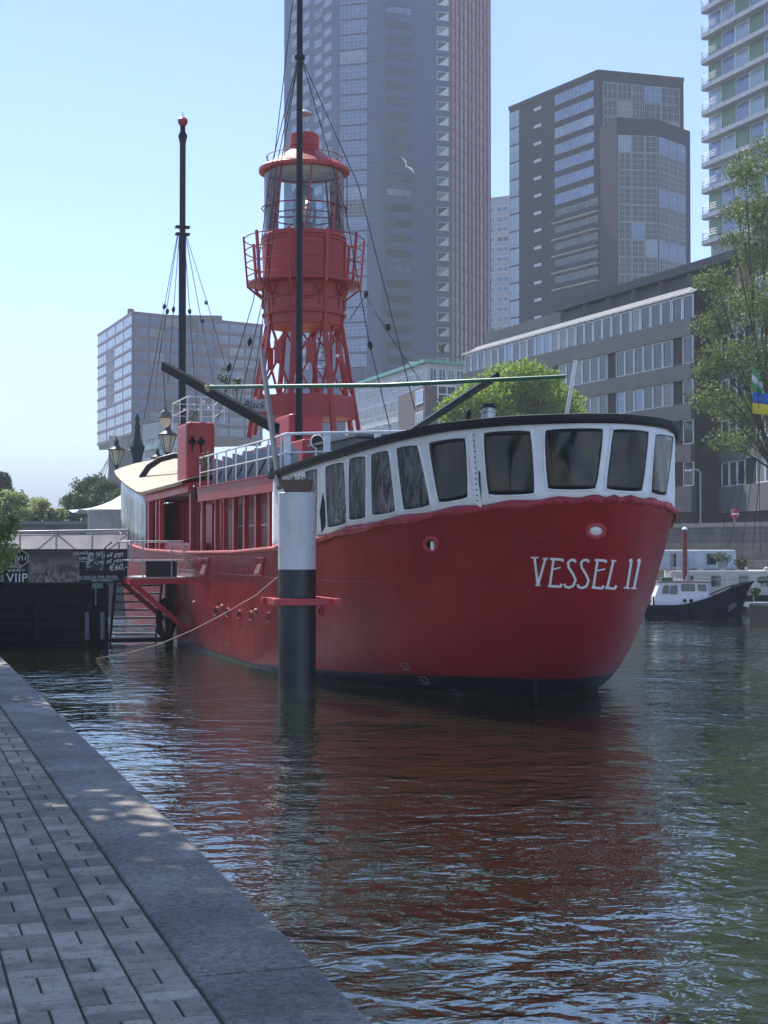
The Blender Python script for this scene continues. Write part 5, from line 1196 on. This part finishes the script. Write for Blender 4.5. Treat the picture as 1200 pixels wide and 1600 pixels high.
m_ = MB(); m_.prism([(.5, -.62), (2.62, -.62), (2.8, 0), (2.62, .62), (.5, .62)], 1.42, 1.47); m_.build('cabin_roof', M('roof brown', (.15,.1,.1), .6), tug)
def sidepane(pts, yy, mt, nm='window'):
    m_ = MB(); m_.slab([(x, yy, z) for x, z in pts], (0, .02, 0)); o = m_.build(nm, mt, tug); f_ = MB(); f_.tube([(x, yy-.01, z) for x, z in pts+pts[:1]], .012, 5); f_.build('frame', M('brown trim', (.1,.06,.05), .6), o)
for pts in ([(.72,.98),(.96,.98),(.98,1.30),(.80,1.30)], [(1.04,.96),(1.32,.96),(1.32,1.30),(1.08,1.30)], [(1.52,1.08),(2.04,1.08),(2.02,1.34),(1.50,1.34)], [(2.18,1.10),(2.52,1.08),(2.48,1.33),(2.16,1.34)]): sidepane(pts, -.635 if pts[0][1] < 1 else -.61, PANE)
for x in (1.62, 1.88): m_ = MB(); m_.lathe([(.001,0),(.07,0),(.075,.02)], n=16); m_.v = [tuple(Matrix.Translation((x, -.66, .68)) @ Matrix.Rotation(R(90), 4, 'X') @ Vector(v)) for v in m_.v]; m_.build('porthole', HOLE, tug)
m_ = MB(); m_.tube([(1.85, 0, 1.45), (1.85, 0, 2.45)], .025, 6); m_.lathe([(.12, 1.47), (.09, 1.6), (.03, 1.8)], (1.85, 0, 0), 10); m_.tube([(1.45, 0, 2.0), (2.2, 0, 2.0)], .012, 5); m_.tube([(1.65, 0, 2.35), (2.05, 0, 2.35)], .012, 5); m_.build('mast', GREYP, tug)
m_ = MB(); m_.box((.95, 0, 1.55), (.45, .4, .14)); m_.build('roof_box', M('planter green', (.05,.16,.07), .6), tug)
m_ = MB(); m_.lathe([(.10, 0), (.12, .03), (.10, .06)], (1.5, -.3, 1.5), 12); m_.box((1.3,-.3,1.56),(.12,.1,.12)); m_.build('roof_fittings', WHITE, tug)
m_ = MB(); 
for x in (.0, .28): m_.tube([(x, -.6, .45), (x, -.6, 1.0)], .015, 5)
m_.tube([(-.1,-.6,1.0),(.28,-.6,1.0)], .015, 5); m_.tube([(-.1,-.6,.75),(.28,-.6,.75)], .012, 5); m_.build('railing', WHITE, tug)
m_ = MB(); m_.tube([(.35,-.7,.3),(.35,-.7,.85)], .04, 6); m_.tube([(3.6,-.2,.9),(3.6,-.2,1.3)], .05, 8); m_.build('bollard', BLACK, tug)
for x in (.9, 1.9, 2.8): m_ = MB(); m_.tube([(x+.14*math.cos(a), -.93, .22+.14*math.sin(a)) for a in np.linspace(0, 2*math.pi, 13)], .045, 6); m_.build('tyre_fender', M('rubber', (.012,.012,.012), .8), tug, smooth=True)
m_ = MB(); m_.tube([(3.6,-.2,1.25),(3.9,.4,.9),(4.3,1.6,.8)], .02, 5); m_.build('tie_rope', ROPE, tug)
m_ = MB(); m_.box((3.55, -.62, .45), (.3, .06, .2), M=Matrix.Rotation(R(-35), 4, 'Y')); m_.box((3.45, -.62, .35), (.05, .06, .3), M=Matrix.Rotation(R(35), 4, 'Y')); m_.build('anchor', M('anchor grey', (.12,.13,.15), .5), tug)

# white barge behind and dark barge with masts at the right edge
bp_ = P(1045, 850, 35); bg_ = thing('white_houseboat', 'long low cream houseboat moored behind the small white tug', 'boat', (bp_.x, 72.0, 0), R(-3))
rows = hullmesh(9.5, 2.8, lambda t: .65, .1, .1); m_ = MB(); m_.grid(rows); m_.add([r_[7] for r_ in rows]+[r_[8] for r_ in rows[::-1]], [tuple(range(2*len(rows)))]); m_.build('hull', BLACK, bg_)
CRM = M('cream paint', (.60,.56,.50), .6, var=.08, streak=.2)
m_ = MB(); m_.box((4.6, 0, 1.2), (8.6, 2.4, 1.15)); m_.build('cabin', CRM, bg_, bevel=.06)
for k in range(7):
    m_ = MB(); x = 1.1+k*1.25; m_.box((x, -1.22, 1.3), (.42, .03, .5)); m_.build('window', PANE, bg_)
m_ = MB()
for k in range(9): m_.lathe([(.001,.18),(.12,.12),(.16,0)], (.7+k*1.0, -.9, 1.78), 8)
m_.build('roof_knobs', CRM, bg_)
m_ = MB(); m_.box((1.6, .3, 2.25), (3.6, 1.6, .95)); m_.build('wheelhouse', M('pale wheelhouse', (.5,.56,.58), .5), bg_, bevel=.1); MB().box((2.35, -.52, 2.3), (.6, .03, .5)).build('window', PANE, bg_); MB().box((.5,-.52,2.25),(.25,.03,.6)).build('window', PANE, bg_)
for i, (x, y, Y, s_, lab) in enumerate(((1128,876,33.6,.55,'wide green shrub in a grey tub on the cream houseboat'), (1158,878,33.8,.4,'darker shrub in a brown box beside the grey tub'), (1140,925,32.6,.35,'green plants in a white pot on the jetty bow'), (1180,920,32.4,.3,'small plants in a brown pot at the jetty edge'), (1192,905,33,.35,'leafy pot plant at the right edge of the jetty'))):
    p = P(x, y, Y); t_ = thing('potted_shrub', lab, 'potted plant', (p.x, p.y, p.z-.35), 0, 'potted shrubs around the moored boats')
    m_ = MB(); m_.lathe([(s_*.35, 0), (s_*.5, s_*.55), (s_*.46, s_*.55), (.001, s_*.5)], n=14); m_.build('pot', [GREYP, TERRA, WHITE, TERRA, GREYP][i], t_, smooth=True)
    m_ = MB(); leaf_blob(m_, (0, 0, s_*.85), s_*.8, 500, .045, .6); m_.build('foliage', LEAF, t_)
jt = thing('jetty', 'dark low jetty deck with pots at the right edge in front of the cream houseboat', 'jetty', PG(1170, 32.8, 0)); m_ = MB(); m_.box((2.2, 0, .42), (4.6, 1.2, .2)); m_.build('deck', GREYP, jt); m_ = MB(); m_.box((2.2, 0, .2), (4.4, 1.0, .5)); m_.build('float', BLACK, jt)
m_ = MB(); 
for x in (0, 1.1, 2.2, 3.3): m_.tube([(x-.9, -.0, .5), (x-.9, -.0, 1.55)], .02, 5)
m_.tube([(-2.2,0,1.5),(2.4,0,1.45)], .018, 5); m_.tube([(-2.2,0,1.05),(2.4,0,1.0)], .015, 5); m_.build('railing', STEEL, jt)
sb = thing('sailing_barge', 'dark sailing barge at the right edge with mast stays and flags', 'boat', PG(1188, 29.8, 0), R(8))
rows = hullmesh(14, 3.4, lambda t: .42+.2*(1-t)**3, .2, .25); m_ = MB(); m_.grid(rows); m_.add(rows[0], [tuple(range(len(rows[0])))]); m_.build('hull', BLACK, sb, smooth=True)
m_ = MB(); m_.tube([(1.7, 0, 1), (1.7, 0, 16)], [.14, .09], 10); m_.build('mast', M('varnished mast', (.16,.05,.03), .4), sb, smooth=True)
m_ = MB(); o_ = Vector(sb.location)
SIm = (Matrix.Translation(o_) @ Matrix.Rotation(R(8), 4, 'Z')).inverted()
for (x0, y0), (x1, y1), Y in (((1182,648),(1128,830),30), ((1184,648),(1140,850),30), ((1190,640),(1160,850),30), ((1196,640),(1176,860),30)): m_.tube([SIm @ P(x0, y0, Y), SIm @ P(x1, y1, Y+2)], .014, 5)
m_.tube([SIm @ P(1184, 560, 30), SIm @ P(1188, 860, 30)], .012, 5)
m_.build('stay', WIRE, sb)
def flag(name, label, pts4, Y, cols_, wave=.08):
    t_ = thing(name, label, 'flag', P(*pts4[0], Y)); q_ = [P(x, y, Y)-t_.location for x, y in pts4]; n_ = len(cols_)
    for k, c_ in enumerate(cols_):
        G = []
        for j in range(5):
            f_ = (k+j/4)/n_; row = []
            for i in range(15):
                t = i/14; p = q_[0].lerp(q_[1], t).lerp(q_[3].lerp(q_[2], t), f_); row.append(p+Vector((0, wave*math.sin(t*9+f_*2)*(.3+t), wave*.35*math.sin(t*7+f_*3)*t)))
            G.append(row)
        MB_ = MB(); MB_.grid(G); MB_.build('stripe', c_, t_, smooth=True, solid=.006)
flag('striped_flag', 'drooping green and white flag hanging above the blue and yellow flag', [(1176,572),(1190,590),(1191,618),(1174,606)], 30, [M('flag green', (.05,.30,.10), .7), M('flag white', (.6,.6,.6), .7), M('flag green', (.05,.30,.10), .7)])
flag('bicolour_flag', 'blue over yellow flag on the stays at the right edge', [(1176,612),(1222,618),(1222,652),(1176,646)], 30, [M('flag blue', (.02,.12,.42), .7), M('flag yellow', (.65,.50,.03), .7)])
sg_ = thing('no_entry_sign', 'small round red and white road sign on a post behind the boats', 'road sign', PG(1148, 44, 1.9)); m_ = MB(); m_.tube([(0,0,0),(0,0,P(0,800,44).z-1.9)], .05, 6); m_.build('post', STEEL, sg_)
m_ = MB(); zz = P(0, 803, 44).z-1.9; m_.v = []; m_.lathe([(.001,.03),(.26,.03),(.28,0),(.001,0)], n=24); m_.v = [tuple(Matrix.Translation((0, -.06, zz)) @ Matrix.Rotation(R(90), 4, 'X') @ Vector(v)) for v in m_.v]; m_.build('disc', M('sign red', (.45,.03,.03), .4), sg_); m_ = MB(); m_.box((0, -.10, zz), (.38, .01, .1)); m_.build('bar', WHITE, sg_)
sl_ = thing('street_lamp', 'thin grey street lamp with a bent arm in front of the grey offices', 'street lamp', PG(1095, 48, 1.9)); m_ = MB(); zz = P(0, 738, 48).z-1.9; m_.tube([(0,0,0),(0,0,zz),(-.15,0,zz+.15),(-.7,0,zz+.15)], .06, 8); m_.build('pole', GREYP, sl_); m_ = MB(); m_.box((-.75,0,zz+.12),(.4,.2,.1)); m_.build('lamp_head', WHITE, sl_)

# seagull
sgl = MB(); c0 = Vector((0,0,0))
sgl.tube([(-.22,0,.05),(-.12,0,.02),(0,0,0),(.12,0,-.01),(.2,0,.0),(.25,0,-.01)], [.015,.045,.07,.05,.03,.008], 8)
for s_ in (-1, 1):
    sgl.slab([(.07,s_*.04,.02),(.12,s_*.28,.16),(.0,s_*.62,.12),(-.06,s_*.60,.11),(-.02,s_*.28,.14),(-.08,s_*.04,.02)], (0,0,.012))
sgl.slab([(-.2,-.02,.05),(-.33,-.06,.06),(-.33,.06,.06),(-.2,.02,.05)], (0,0,.01))
o = sgl.build('seagull', M('gull feathers', (.85,.83,.80), .7), smooth=False); o.location = P(635, 260, 25); o.rotation_euler = (Matrix.Rotation(R(52), 3, 'Y') @ Matrix.Rotation(R(25), 3, 'X') @ Matrix.Rotation(R(90), 3, 'Z')).to_euler(); o.scale = (.55,)*3
tag(o, 'pale seagull gliding in front of the tall grey high rise', 'bird')

# bridge cables far away
cb = thing('cable_bridge', 'far off cable stays of a big bridge above the dark trees', 'bridge', P(170, 850, 300)); m_ = MB()
for k in range(6): m_.tube([P(168+k*3, 722-k*10, 300)-cb.location, P(140+k*6, 760+k*2, 300)-cb.location], .16, 4)
m_.build('cables', M('far cable', (.3,.32,.35), .6), cb)

# ================================================================ HAZE
hz = MB(); hz.box((0, 4000, 82), (8400, 8300, 170)); b = NB('haze air'); b.t.nodes.remove(b.b); v = b.n('ShaderNodeVolumePrincipled'); v.inputs['Color'].default_value = (.88, .94, 1, 1); v.inputs['Density'].default_value = .0006; v.inputs['Anisotropy'].default_value = 0
b.l(v.outputs[0], b.t.nodes['Material Output'].inputs['Volume']); tag(hz.build('haze', b.m), kind='stuff')
